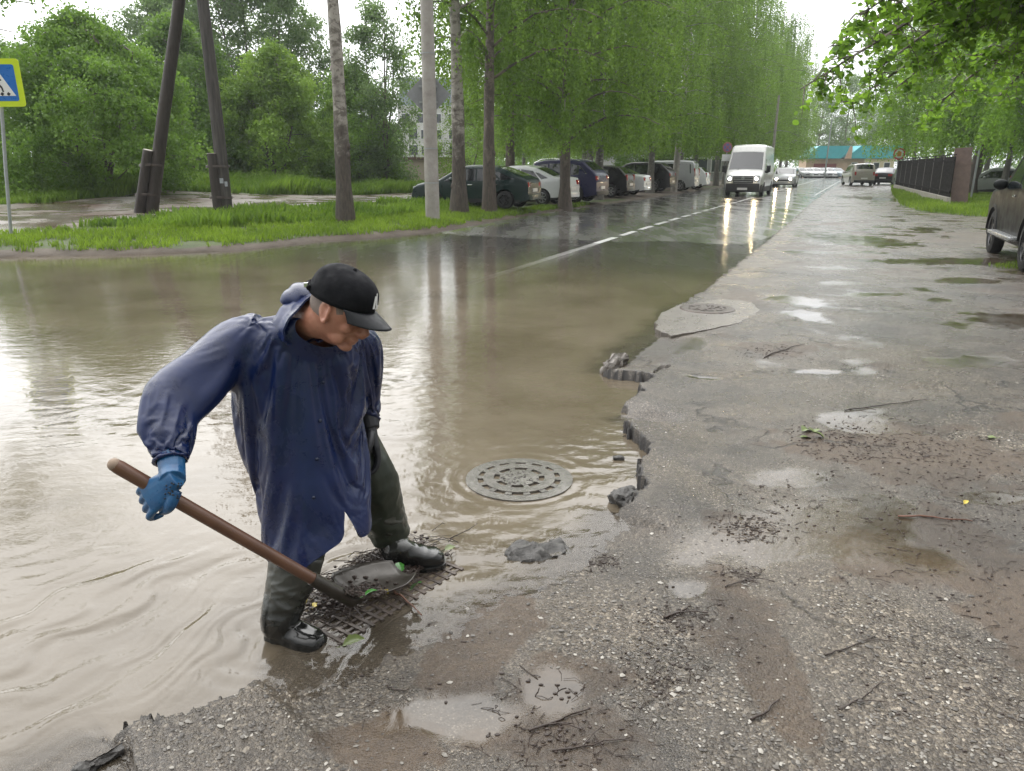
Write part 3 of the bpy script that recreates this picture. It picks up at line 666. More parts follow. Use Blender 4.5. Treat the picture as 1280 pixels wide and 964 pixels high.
# sprig hanging in at the top left corner
def left_sprig():
    rg = np.random.default_rng(57); root = empty('broadleaf_tree', (-13.5, 12.0, .6)); tag(root, 'dark leafy branch tips hanging into the top left corner', 'tree')
    mb = MB(); mb.tube([(0, 0, -.2), (.05, 0, 2), (.2, .1, 4.2), (.1, .1, 6.5)], [.2, .16, .12, .05], 10); C = []
    for (px, py), yy in [((45, 5), 13.5), ((15, 40), 13.2), ((60, -30), 13.0), ((-30, 30), 13), ((-60, -10), 12.5), ((-80, 60), 13), ((20, -60), 12)]:
        e = P(px, py, yy)-root.location; b = Vector((.15, .1, 3.6)); m1 = b.lerp(e, .5)+Vector((0, 0, .3)); mb.tube([b, m1, e], [.05, .03, .008], 6, caps=False)
        for j in range(26):
            f = rg.uniform(.35, 1.0); c = (b.lerp(m1, f*2) if f < .5 else m1.lerp(e, f*2-1))+Vector(rg.normal(size=3)*.22); C.append(tuple(c))
    mb.build('trunk', M_BROWNBARK, root, 60)
    Pt, u, v, ln, wd, tint = clumps(rg, np.array(C), np.full(len(C), .2), 26, .075); leaf_cards(Pt, u, v, ln, wd, M_BUSHLEAF, tint*.5, 'crown', root)
left_sprig()
# ---- bushes and small trees at the back left
def at_left(px, Y, z=.5):
    p = P(px, 240, Y); return Vector((p.x, p.y, terr(p.x, p.y)))
leafy_tree(61, 5.3, 3.4, .1, 420, 170, M_BROWNBARK, M_BUSHLEAF, 'big dark green rounded bush behind the crossing sign', 'bush', stems=6, lsz=.115, cr=.6, name='leafy_bush', r0=.05, shape=.8, low=.05).location = at_left(128, 27)
leafy_tree(62, 4.9, 2.3, .1, 200, 130, M_BROWNBARK, M_BUSHLEAF, 'dark bush at the left edge of the photo behind the crossing sign post', 'bush', stems=5, lsz=.095, cr=.55, name='leafy_bush', r0=.07, shape=.8).location = at_left(22, 30)
leafy_tree(63, 7.4, 3.2, .2, 300, 130, M_BROWNBARK, M_BUSHLEAF, 'mid green shrub filling the gap between the two wooden poles', 'bush', stems=5, lsz=.16, cr=.75, name='leafy_bush', r0=.05, shape=.8).location = at_left(238, 40)
leafy_tree(64, 14.5, 5.0, .4, 470, 150, M_BROWNBARK, M_WILLOW, 'tall grey green tree rising behind the right wooden pole', stems=4, lsz=.19, cr=.95, name='leafy_tree', r0=.12, low=.3).location = at_left(330, 52)
leafy_tree(65, 13, 4.2, .6, 340, 130, M_BROWNBARK, M_WILLOW, 'loose grey green tree left of the wooden poles top', stems=4, lsz=.19, cr=.95, name='leafy_tree', r0=.11).location = at_left(235, 56)
leafy_tree(66, 6.4, 2.8, .1, 320, 150, M_BROWNBARK, M_YELLOWLEAF, 'yellow green bushy shrub in front of the tall grey green tree', 'bush', stems=5, lsz=.15, cr=.6, name='leafy_bush', r0=.06, shape=.75).location = at_left(352, 40)
leafy_tree(67, 9.8, 2.5, .3, 190, 90, M_BROWNBARK, M_WILLOW, 'sparse feathery tree right of the tall pale trunk', stems=4, lsz=.15, cr=.7, name='leafy_tree', r0=.08, shell=.1).location = at_left(478, 46)
leafy_tree(68, 6.6, 2.8, .1, 280, 130, M_BROWNBARK, M_BUSHLEAF, 'dark green shrub at the foot of the sparse feathery tree', 'bush', stems=5, lsz=.16, cr=.7, name='leafy_bush', r0=.05, shape=.8).location = at_left(445, 47)
leafy_tree(69, 7.6, 3.5, .3, 210, 120, M_BROWNBARK, M_WILLOW, 'distant pale tree in the gap behind the bushes on the left', stems=3, lsz=.14, cr=.9, name='leafy_tree', r0=.14).location = at_left(150, 52)
leafy_tree(70, 4.6, 1.9, .2, 120, 100, M_BROWNBARK, M_YELLOWLEAF, 'light green sapling right of the concrete pole', stems=2, lsz=.10, cr=.55, name='young_tree', r0=.06).location = at_left(585, 44)
leafy_tree(71, 6.0, 3.2, .2, 240, 110, M_BROWNBARK, M_BUSHLEAF, 'dark shrub mass under the birches left of the white van', 'bush', stems=4, lsz=.14, cr=.8, name='leafy_bush', r0=.07).location = gz(54, 14)
# far wood that closes the view behind everything
def far_wood():
    rg = np.random.default_rng(77); C = []
    for k in range(1500):
        s_ = rg.uniform(25, 150); t_ = rg.uniform(36, 60); x, y = XY(s_, t_); C.append((x, y, rg.uniform(0, 1)**.8*((3.5 if x/y < -.06 else 8)+4*fbm(np.array([s_*.08]), np.array([t_*.02]), 5)[0])))
    C = [c for c in C if not (-.15 < c[0]/c[1] < -.065 and c[2] > 1.5)]
    for k in range(900):
        s_ = rg.uniform(40, 135); t_ = rg.uniform(-45, -24); x, y = XY(s_, t_); C.append((x, y, rg.uniform(0, 1)**.8*(7+4*fbm(np.array([s_*.08]), np.array([t_*.02]), 5)[0])))
    for k in range(1500):
        a = rg.uniform(-.05, 1.15); r = rg.uniform(165, 200); C.append((r*math.sin(a), r*math.cos(a), rg.uniform(0, 1)**.8*(9+5*fbm(np.array([a*9]), np.array([.5]), 6)[0])))
    C = np.array(C); Pt, u, v, ln, wd, tint = clumps(rg, C, rg.uniform(.9, 1.9, len(C)), 46, .42)
    tag(leaf_cards(Pt, u, v, ln, wd, M_BUSHLEAF, tint, 'far_wood', None), 'far belt of dense green trees closing the view', kind='stuff')
far_wood()
# ---- grass and weeds
def blades(name, lab, n, region, hfun, mat, seed, wid=.012, box=None, zf=None):
    rg = np.random.default_rng(seed); x0, x1, y0, y1 = box
    X = rg.uniform(x0, x1, n); Y = rg.uniform(y0, y1, n); k = region(X, Y); X, Y = X[k], Y[k]; Z = zf(X, Y)
    h = hfun(X, Y)*rg.uniform(.45, 1.2, len(X)); a = rg.uniform(0, 6.28, len(X)); l = h*rg.uniform(.1, .75, len(X)); w = wid*rg.uniform(.6, 1.5, len(X))
    dx, dy = np.cos(a), np.sin(a); b = a+rg.uniform(-.8, .8, len(X)); lx, ly = np.cos(b+1.57)*l, np.sin(b+1.57)*l
    V = np.stack([np.stack([X-dx*w, Y-dy*w, Z-.02], 1), np.stack([X+dx*w, Y+dy*w, Z-.02], 1), np.stack([X+dx*w*.8+lx*.45, Y+dy*w*.8+ly*.45, Z+h*.62], 1), np.stack([X+lx, Y+ly, Z+h], 1)], 1)
    t = np.clip(.75*fbm(X*.9, Y*.9, 301)-.15+rg.uniform(0, .6, len(X)), 0, 1)
    return tag(np_obj(name, V.reshape(-1, 3), np.arange(len(X)*4).reshape(-1, 4), mat, attrs={'tint': np.repeat(t, 4)}), lab, kind='stuff')
def verge(X, Y):
    d = kl_d(X, Y); s, t = ST(X, Y)
    return (d > .06+.25*fbm(X*2, Y*2, 302)) & ~in_poly(X, Y, PATH) & (d < np.where(s > 17, .9, 9)) & (fbm(X*1.3, Y*1.3, 303) > .30+.22*sstep(15, 24, s)) & (Y < 33)
blades('grass', 'bright green grass of the verge between kerb and muddy path', 260000, lambda X, Y: verge(X, Y) & (kl_d(X, Y) < 3.2), lambda X, Y: .07+.10*fbm(X*1.1, Y*1.1, 304), M_GRASS, 5, .011, (-15, 5, 12, 34), terrain_left)
def far_left(X, Y):
    d = kl_d(X, Y); s, t = ST(X, Y)
    return (d > 2.0) & ~in_poly(X, Y, PATH) & (X/Y < -.015) & (fbm(X*.5, Y*.5, 306) > .3)
blades('weeds', 'tall bright weeds and grass between the muddy path and the bushes', 330000, far_left, lambda X, Y: (.16+.75*fbm(X*.45, Y*.45, 307)**1.5)*(.6+.4*sstep(24, 29, Y)), M_WEED, 6, .028, (-26, 1, 17, 52), terrain_left)
def rv(X, Y): return (kr_d(X, Y) > .03+.2*fbm(X*3, Y*3, 308)) & (fbm(X*.8, Y*.8, 309) > .22)
def rvz(X, Y): return .1+0*X
blades('grass', 'grass and low weeds round the foot of the dark fence', 200000, lambda X, Y: rv(X, Y) & (kr_d(X, Y) < 9), lambda X, Y: .09+.2*fbm(X*.8, Y*.8, 310)**1.4, M_GRASS, 8, .015, (12, 34, 22, 62), rvz)
g3 = G(1272, 338); blades('grass', 'small grass tuft by the rear wheel of the dark pickup', 2600, lambda X, Y: np.hypot((X-g3.x-.25)/.75, (Y-g3.y+.1)/.35)+.5*(fbm(X*5, Y*5, 3)-.5) < 1, lambda X, Y: .05+.09*fbm(X*2, Y*2, 311), M_GRASS, 9, .006, (g3.x-1, g3.x+2, g3.y-1, g3.y+1), lambda X, Y: pave_h(X, Y)[0])
# ================================================================== VEHICLES
M_GLASS = pm('dark_car_glass', (.012, .016, .018), .04, .1, 4, spec=.8, coat=.5)
M_GLASS2 = pm('pale_windscreen_glass', (.05, .065, .07), .03, .2, 2, spec=1.0, coat=1)
M_TYRE = pm('tyre_rubber', (.018, .018, .018), .7, .4, 20, bump=.3, bscale=80)
M_RIM = pm('alloy_rim', (.55, .56, .57), .28, .2, 20, metal=.8)
M_DKRIM = pm('dark_alloy_rim', (.10, .10, .105), .3, .2, 20, metal=.8)
M_BLACK = pm('black_plastic', (.02, .02, .021), .5, .3, 15)
M_UNDER = pm('underbody_black', (.008, .008, .008), .9, .3, 15)
M_RED = pm('red_lens', (.42, .012, .014), .12, .3, 20, coat=.8)
M_CLEAR = pm('clear_lens', (.62, .64, .66), .1, .3, 30, coat=1)
M_AMBER = pm('amber_lens', (.6, .22, .03), .15, .3, 20, coat=.8)
M_LAMPON = pm('lit_headlamp', (.9, .88, .82), .1, .1, 20, emit=(1, .78, .46), es=170)
M_CHROME = pm('chrome', (.7, .7, .71), .12, .1, 20, metal=1)
M_PLATE = pm('number_plate_white', (.72, .72, .70), .35, .15, 30)
def paint(name, c, var=.12): return pm(name, c, .32, var, 2.5, coat=.9 if max(c) > .2 else .22, spec=.5 if max(c) > .2 else .3, c2=tuple(x*(1-var) for x in c))
def interp(x, pts):
    return float(np.interp(x, [p[0] for p in pts], [p[1] for p in pts]))
def make_car(name, label, cat, spec, mat, group=None, lit=False, rim=None, detail=True):
    """body lofted from a side outline (x forward, nose at +L/2); panes, lamps, wheels, mirrors laid on it"""
    L, W = spec['L'], spec['W']; top = sorted(spec['top']); Ht = max(z for _, z in top); cl = spec.get('clear', .22)
    xf, xr, r = spec['xf'], spec['xr'], spec['r']; belt = spec['belt']; tum = spec.get('tum', .17); mats = [mat, M_BLACK, M_UNDER]
    root = empty(name); tag(root, label, cat, group)
    ra = r+.055
    sill = spec.get('sill', .30)
    def bottom(x):
        z = cl+.10*sstep(L/2-.45, L/2, np.array(abs(x))).item()
        for xa in (xf, xr):
            q = ra*ra-(x-xa)**2
            if q > 0: z = max(z, r+math.sqrt(q))
        return z
    taper = spec.get('taper', .13)
    def plan(x):
        e = max(0, (x-(L/2-.85))/.85); f = max(0, (-x-(L/2-.7))/.7)
        return 1-taper*e**2.2-taper*.75*f**2.4
    def wid(x, z):
        b = interp(x, belt); w = W/2*plan(x)
        if z < b: q = (b-z)/max(b-.25, .1); return w*(1-.045*abs(q-.25)**1.7*1.2)
        return w*(1-.012)-(z-b)*tum
    xs = set(np.linspace(-L/2, L/2, int(L/.09)).tolist())
    for xa in (xf, xr): xs |= set((xa+ra*np.cos(np.linspace(0, PI, 19))).tolist()); xs |= {xa-ra-.004, xa+ra+.004}
    xs |= {p[0] for p in top}; xs = sorted(x for x in xs if -L/2 <= x <= L/2)
    ztop = lambda x: interp(x, top)
    rnd = lambda x: min(spec.get('rnd', .10), .3*(ztop(x)-bottom(x)))
    ns, na, nt_ = 8, 4, 4
    def section(x):
        zb, zt = bottom(x), ztop(x); rr = rnd(x); zt2 = zt-rr; pts = []
        zb = min(zb, zt2-.03)
        for j in range(ns+1):
            z = zb+(zt2-zb)*j/ns; pts.append((wid(x, z), z))
        w0 = wid(x, zt2)
        for j in range(1, na+1):
            a = j/na*PI/2; pts.append((w0-rr*1.1+rr*1.1*math.cos(a), zt2+rr*math.sin(a)))
        for j in range(1, nt_+1):
            k = 1-j/nt_; pts.append(((w0-rr*1.1)*k, zt+spec.get('crown', .035)*(1-k*k)))
        return pts
    mb = MB(); secs = [section(x) for x in xs]; npt = len(secs[0])
    vs = []
    for x, se in zip(xs, secs):
        vs += [Vector((x, y, z)) for y, z in se]+[Vector((x, -y, z)) for y, z in se[:-1]]
    row = 2*npt-1
    def vid(i, j, sd): return i*row+(j if (sd > 0 or j == npt-1) else npt+j)
    fs = []; ms = []
    for i in range(len(xs)-1):
        for sd in (1, -1):
            for j in range(npt-1):
                q = (vid(i, j, sd), vid(i+1, j, sd), vid(i+1, j+1, sd), vid(i, j+1, sd)); fs.append(q if sd < 0 else q[::-1])
                zz = (secs[i][j][1]+secs[i][j+1][1])/2; ms.append(1 if (zz < sill and spec.get('trim', True)) else 0)
        fs.append((vid(i, 0, 1), vid(i+1, 0, 1), vid(i+1, 0, -1), vid(i, 0, -1))); ms.append(2)
    for i, fl in ((0, 1), (len(xs)-1, -1)):
        for j in range(npt-1):
            q = (vid(i, j, 1), vid(i, j+1, 1), vid(i, j+1, -1), vid(i, j, -1)); q = tuple(dict.fromkeys(q))
            if len(q) >= 3: fs.append(q[::fl]); ms.append(1 if secs[i][j][1] < spec.get('bump_z', .0) else 0)
    mb.v = [tuple(v) for v in vs]; mb.f = fs; mb.m = ms
    mb.build('body', mats, root, 38)
    # panes on the sides: polygons in (x, z)
    def side_patch(poly, off, nm, m, sides=(1, -1), th=.0):
        for sd in sides:
            q = MB(); n = len(poly)
            q.add([(x, sd*(wid(x, z)+off), z) for x, z in poly]+[(x, sd*(wid(x, z)-.02), z) for x, z in poly], [tuple(range(n))]+[(i, (i+1) % n, n+(i+1) % n, n+i) for i in range(n)])
            q.build(nm, m, root)
    for pl in spec.get('side_glass', []): side_patch(pl, .006, 'window', M_GLASS)
    def top_patch(x0, x1, k, nm, m, off=.007, n=8):
        q = MB(); V = []
        for i in range(n+1):
            x = x0+(x1-x0)*i/n; zt = ztop(x); rr = rnd(x); w0 = wid(x, zt-rr)-rr*1.1
            sl = (ztop(x+.01)-ztop(x-.01))/.02; ln = math.hypot(1, sl)
            for j in range(7):
                kk = (j/6*2-1)*k; V.append((x-sl/ln*off, w0*kk, zt+spec.get('crown', .035)*(1-kk*kk)+off/ln))
        q.add(V, [(i*7+j, (i+1)*7+j, (i+1)*7+j+1, i*7+j+1) for i in range(n) for j in range(6)]); q.build(nm, m, root, 60)
    if 'ws' in spec: top_patch(*spec['ws'], spec.get('wk', .97), 'windscreen', spec.get('wsmat', M_GLASS))
    if 'rw' in spec: top_patch(*spec['rw'], spec.get('wk', .93), 'rear_window', M_GLASS)
    fx_, rx_ = L/2, -L/2
    def lamp(x, y, z, d, nm, m, bev=.02):
        for sd in (1, -1): MB().box((x, sd*y, z), d).build(nm, m, root, 40, bevel=min(d)*.3)
    hl = spec['head']; lamp(fx_-hl[0], W/2*plan(fx_-hl[0])-hl[1], hl[2], hl[3], 'headlight', M_LAMPON if lit == 'all' else M_CLEAR)
    if lit is True:
        for sd in (1, -1):
            MB().ball((fx_-hl[0]+hl[3][0]/2-.01, sd*(W/2*plan(fx_-hl[0])-hl[1]-.02), hl[2]-.01), (.03, .085, .075), 10).build('headlight_bulb', M_LAMPON, root, 60)
    tl = spec['tail']; lamp(rx_+tl[0], W/2*plan(rx_+tl[0])-tl[1], tl[2], tl[3], 'tail_light', M_RED)
    MB().box((fx_-.035, 0, spec.get('grz', .55)), (.10, spec.get('grw', W*.5), spec.get('grh', .16))).build('grille', M_BLACK, root, 40, bevel=.015)
    if 'grbar' in spec:
        for k in range(3): MB().box((fx_+.018, 0, spec['grz']-spec['grh']/2+spec['grh']*(k+.7)/3.3), (.012, spec['grw']*.94, .018)).build('grille_bar', M_CHROME, root)
    MB().box((fx_+(.045 if 'bh' in spec else .015), 0, .42), (.03, .52, .115)).build('number_plate', M_PLATE, root)
    MB().box((rx_-.012, 0, spec.get('plz', .62)), (.03, .52, .115)).build('number_plate', M_PLATE, root)
    b1 = MB(); b1.box((fx_-.04, 0, spec.get('bz', .36)), (.16, W*(1-taper)*.97, spec.get('bh', .17))); b1.build('bumper', M_BLACK if spec.get('dbump', True) else mat, root, 40, bevel=.03)
    b1 = MB(); b1.box((rx_+.05, 0, spec.get('bz', .36)+.03), (.17, W*(1-taper*.75)*.97, .19)); b1.build('bumper', M_BLACK if spec.get('dbump', True) else mat, root, 40, bevel=.03)
    mx = spec.get('mx', xf-.75); mz = interp(mx, belt)+.08
    for sd in (1, -1):
        MB().ball((mx, sd*(wid(mx, mz)+.11), mz), (.09, .12, .085), 10).build('mirror', spec.get('mirmat', mat), root, 60)
    if detail:
        for hx in spec.get('handles', []):
            z = interp(hx, belt)-.10
            for sd in (1, -1): MB().box((hx, sd*(wid(hx, z)+.012), z), (.17, .03, .035)).build('door_handle', spec.get('hmat', M_CHROME), root, 40, bevel=.01)
        for dx in spec.get('seams', []):
            for sd in (1, -1):
                sm = MB()
                zz = np.linspace(bottom(dx)+.12, interp(dx, belt)-.01, 7); V = []
                for z in zz: V += [(dx-.006, sd*(wid(dx, z)+.003), z), (dx+.006, sd*(wid(dx, z)+.003), z)]
                sm.add(V, [(2*i, 2*i+1, 2*i+3, 2*i+2) for i in range(6)])
                sm.build('door_seam', M_UNDER, root)
    for xa in (xf, xr):
        for sd in (1, -1):
            y0 = sd*(W/2*plan(xa)-.115); wt = .20
            wh = empty('wheel', (xa, y0, r)); wh.parent = root
            M = Matrix.Rotation(PI/2*(1), 4, 'X')
            prof = [(r*.66, -wt/2), (r*.90, -wt/2), (r*.975, -wt/2*.82), (r, -wt/2*.5), (r, wt/2*.5), (r*.975, wt/2*.82), (r*.90, wt/2), (r*.66, wt/2)]
            t = MB(); t.lathe(prof, 28, M, close=True); t.build('tyre', M_TYRE, wh, 40)
            q = MB(); o = -sd
            q.lathe([(r*.67, .085*o), (r*.60, .088*o), (r*.57, .05*o), (r*.55, -.02*o)], 28, M)
            q.lathe([(.001, .02*o), (r*.56, .015*o)], 20, M, mi=1)
            nsp = spec.get('spokes', 5)
            for k in range(nsp):
                a = 2*PI*k/nsp; Mr = Matrix.Rotation(a, 3, 'Y')
                c = Mr @ Vector((r*.34, sd*.068, 0)); q.box(c, (r*.56, .03, r*.13*5/nsp+.012), Mr)
            q.lathe([(.001, .095*o), (r*.13, .09*o), (r*.16, .05*o)], 14, M)
            q.build('rim', [rim or M_RIM, M_BLACK], wh, 40)
    for fn in spec.get('extra', []): fn(root, L, W, wid, ztop, mat)
    return root
def rails(root, L, W, wid, ztop, mat):
    for sd in (1, -1):
        pts = [(x, sd*(wid(x, ztop(x)-.1)-.05), ztop(x)+(.02 if i in (0, 6) else .055)) for i, x in enumerate(np.linspace(-1.6, .45, 7))]
        MB().tube(pts, .018, 6).build('roof_rail', M_CHROME, root, 60)
HATCH = dict(L=4.25, W=1.72, xf=1.30, xr=-1.32, r=.30, clear=.2, belt=[(-2.2, .93), (2.2, .84)], top=[(-2.125, .88), (-2.06, .98), (-1.95, 1.03), (-1.05, 1.36), (-.55, 1.41), (.05, 1.41), (.35, 1.36), (1.05, .97), (1.25, .93), (1.9, .80), (2.06, .72), (2.125, .55)],
             ws=(.40, 1.02), rw=(-1.90, -1.02), side_glass=[[(-.28, .93), (.86, .91), (.30, 1.27), (-.28, 1.315)], [(-1.13, .95), (-.34, .93), (-.34, 1.315), (-.82, 1.27)], [(-1.66, .99), (-1.20, .95), (-.90, 1.24), (-1.1, 1.21)]],
             head=(.10, .26, .66, (.16, .40, .13)), tail=(.06, .17, .80, (.14, .30, .17)), handles=[-.1, -1.0], seams=[.92, -.31, -1.15], dbump=False, grh=.1, spokes=6)
SEDAN = dict(L=4.45, W=1.72, xf=1.38, xr=-1.26, r=.30, clear=.2, belt=[(-2.2, .95), (2.2, .85)], top=[(-2.225, .80), (-2.17, 1.02), (-2.0, 1.06), (-1.72, 1.07), (-.95, 1.40), (-.4, 1.48), (.15, 1.47), (.40, 1.41), (1.1, 1.0), (1.3, .96), (1.95, .84), (2.15, .72), (2.225, .5)],
             ws=(.45, 1.07), rw=(-1.68, -.98), side_glass=[[(-.30, .95), (.92, .92), (.36, 1.29), (-.30, 1.35)], [(-1.16, .97), (-.36, .95), (-.36, 1.35), (-.86, 1.29)], [(-1.5, 1.03), (-1.22, .98), (-.96, 1.24), (-1.1, 1.22)]],
             head=(.10, .27, .68, (.18, .42, .15)), tail=(.05, .20, .86, (.13, .36, .19)), handles=[-.1, -1.0], seams=[.95, -.33, -1.2], dbump=False, spokes=7)
SUV = dict(L=4.75, W=1.90, xf=1.45, xr=-1.42, r=.37, clear=.25, belt=[(-2.4, 1.12), (2.4, 1.0)], top=[(-2.375, .95), (-2.33, 1.15), (-2.2, 1.30), (-1.75, 1.66), (-1.2, 1.73), (.0, 1.73), (.35, 1.66), (1.10, 1.16), (1.3, 1.10), (2.05, .98), (2.28, .84), (2.375, .6)],
           ws=(.42, 1.08), rw=(-2.17, -1.78), side_glass=[[(-.22, 1.10), (.95, 1.07), (.36, 1.52), (-.22, 1.60)], [(-1.18, 1.12), (-.28, 1.10), (-.28, 1.60), (-1.18, 1.59)], [(-1.98, 1.18), (-1.26, 1.13), (-1.26, 1.585), (-1.62, 1.52)]],
           head=(.12, .30, .82, (.18, .44, .14)), tail=(.08, .20, 1.0, (.16, .38, .22)), handles=[0, -1.0], seams=[1.0, -.25, -1.2], spokes=12, extra=[rails], rnd=.12)
COMPACT = dict(HATCH); COMPACT.update(L=4.0, top=[(-2.0, .70), (-1.98, .98), (-1.9, 1.1), (-1.55, 1.43), (-.9, 1.50), (.1, 1.50), (.4, 1.43), (1.1, 1.0), (1.3, .96), (1.8, .84), (1.95, .7), (2.0, .5)], rw=(-1.88, -1.57), ws=(.45, 1.08), xf=1.22, xr=-1.22,
               side_glass=[[(-.28, .95), (.86, .93), (.34, 1.32), (-.28, 1.39)], [(-1.15, .97), (-.34, .95), (-.34, 1.39), (-1.1, 1.38)]], tail=(.05, .15, .95, (.12, .22, .3)))
MINIVAN = dict(L=4.6, W=1.80, xf=1.40, xr=-1.40, r=.31, clear=.22, belt=[(-2.3, 1.06), (2.3, .98)], top=[(-2.3, .8), (-2.28, 1.2), (-2.2, 1.7), (-2.08, 1.83), (-1.5, 1.88), (.3, 1.86), (.6, 1.80), (1.35, 1.2), (1.55, 1.13), (2.1, 1.0), (2.25, .8), (2.3, .55)],
               ws=(.66, 1.33), rw=(-2.26, -2.13), side_glass=[[(0, 1.05), (1.15, 1.03), (.62, 1.60), (0, 1.66)], [(-1.05, 1.07), (-.06, 1.05), (-.06, 1.67), (-1.05, 1.67)], [(-2.05, 1.09), (-1.12, 1.07), (-1.12, 1.67), (-2.0, 1.64)]],
               head=(.10, .28, .80, (.18, .36, .2)), tail=(.05, .12, 1.15, (.12, .18, .5)), handles=[.2, -.9], seams=[1.1, -.03, -1.1], dbump=False, tum=.11, rnd=.12)
VAN = dict(L=5.9, W=2.0, xf=1.98, xr=-1.70, r=.36, clear=.24, belt=[(-2.9, 1.35), (2.9, 1.2)], top=[(-2.95, 2.3), (-2.92, 2.55), (-2.8, 2.66), (-1.5, 2.70), (1.0, 2.70), (1.35, 2.62), (1.62, 2.36), (2.30, 1.36), (2.42, 1.27), (2.82, 1.06), (2.92, .9), (2.95, .55)],
           ws=(1.66, 2.27), wk=1.04, side_glass=[[(1.05, 1.30), (1.95, 1.25), (1.62, 1.88), (1.30, 1.98), (1.05, 1.98)]], head=(.10, .22, .95, (.2, .30, .34)), tail=(.04, .1, 1.2, (.1, .14, .6)),
           grz=.90, grw=1.06, grh=.36, grbar=1, bz=.50, bh=.40, tum=.07, handles=[1.1], seams=[2.1, 1.0, -.4], sill=.62, taper=.10, rnd=.13, mx=2.0, mirmat=M_BLACK, bump_z=.0)
def vanlogo(root, L, W, wid, ztop, mat):
    M = Matrix.Translation((L/2+.03, 0, .97)) @ Matrix.Rotation(PI/2, 4, 'Y')
    q = MB(); q.lathe([(.085, -.01), (.085, .012), (.068, .012), (.068, -.01)], 22, M, close=True)
    for a, b in [((-.045, .05), (-.005, -.058)), ((.045, .05), (.005, -.058)), ((-.02, .01), (0, .05)), ((.02, .01), (0, .05))]:
        q.tube([(L/2+.036, a[0], .97+a[1]), (L/2+.036, b[0], .97+b[1])], .008, 5)
    q.build('emblem', M_CHROME, root, 50)
    for sd in (1, -1): MB().box((2.02, sd*1.16, 1.45), (.12, .22, .34)).build('mirror', M_BLACK, root, 40, bevel=.03)
    MB().tube([(2.3, -.4, 1.40), (1.95, .25, 1.86)], .012, 5).build('wiper', M_BLACK, root)
VAN['extra'] = [vanlogo]
NROT = math.atan2(N[1], N[0]); UROT = math.atan2(U[1], U[0])
def park(o, xr, px, py, rot, z=None):
    """stand the car so that its near rear wheel touches the ground seen at this pixel (found once, as a real place)"""
    p = G(px, py, .06); L2 = Matrix.Rotation(rot, 3, 'Z') @ Vector((xr, 0, 0)); q = Vector((p.x, p.y, 0))-Vector((L2.x, L2.y, 0))
    zz = max(terr(q.x, q.y), .03) if z is None else z
    o.location = (q.x, q.y, zz); o.rotation_euler = (0, 0, rot); return o
GC = 'cars parked side by side along the left kerb'
side = Vector((U[0], U[1], 0))*.86
def pk(o, spec, px, py, rot=NROT):
    park(o, spec['xr'], px, py, rot); o.location += side*(.5); o.location.z = max(terr(o.location.x, o.location.y), .03)-.005; return o
pk(make_car('hatchback', 'dark green sloping hatchback, first in the row, half hidden by two tree trunks', 'car', HATCH, paint('dark_green_paint', (.006, .022, .020)), GC, rim=M_DKRIM), HATCH, 634, 267.5, NROT+.10)
pk(make_car('sedan', 'white saloon parked between the dark green hatchback and the dark blue estate', 'car', SEDAN, paint('white_paint', (.72, .73, .74)), GC), SEDAN, 682, 260)
pk(make_car('estate_car', 'dark blue tall car with roof rails and big bright wheels', 'car', SUV, paint('dark_blue_paint', (.018, .018, .075)), GC), SUV, 722, 256)
pk(make_car('hatchback', 'black hatchback with silver wheel covers right of the dark blue tall car', 'car', COMPACT, paint('black_paint', (.008, .008, .009)), GC), COMPACT, 766, 249)
pk(make_car('sedan', 'white car with only its rounded tail showing behind the black hatchback', 'car', SEDAN, paint('white_paint', (.7, .7, .7)), GC), SEDAN, 784, 246.5)
s2 = dict(SUV); s2.update(spokes=8, extra=[])
pk(make_car('suv', 'black off road car left of the grey lamp post', 'car', s2, paint('black_paint', (.008, .008, .009)), GC), s2, 819, 242)
pk(make_car('minivan', 'silver minivan with a dark long side window behind the grey lamp post', 'car', MINIVAN, paint('silver_paint', (.36, .37, .38)), GC, rim=M_RIM), MINIVAN, 851, 240)
pk(make_car('compact_car', 'white tall car just right of the silver minivan', 'car', COMPACT, paint('white_paint', (.7, .7, .7)), GC), COMPACT, 869, 237.5)
o = make_car('sedan', 'white saloon nosing out from the parked row toward the white van', 'car', SEDAN, paint('white_paint', (.7, .7, .7)), GC); p = G(876, 236, .05); o.location = (p.x-.4, p.y+6, .06); o.rotation_euler = (0, 0, NROT+PI+.25)
v = make_car('delivery_van', 'white high roofed van driving toward the viewer with headlights on', 'van', VAN, paint('van_white', (.66, .66, .64)), lit=True, rim=M_DKRIM)
def on_road(o, px, py, rot, half):
    p = G(px, py, .03); q = p+Vector((-math.cos(rot), -math.sin(rot), 0))*half; o.location = (q.x, q.y, .03); o.rotation_euler = (0, 0, rot)
on_road(v, 927, 247, UROT+PI, 2.9)
c = make_car('passenger_car', 'silver car following the white van with headlights on', 'car', COMPACT, paint('silver_paint', (.42, .42, .42)), lit=True)
on_road(c, 978, 235.2, UROT+PI, 2.0)
for o in (v, c):
    zz = float(road_z(np.array([o.location.x]), np.array([o.location.y]))[0]); o.location.z = zz
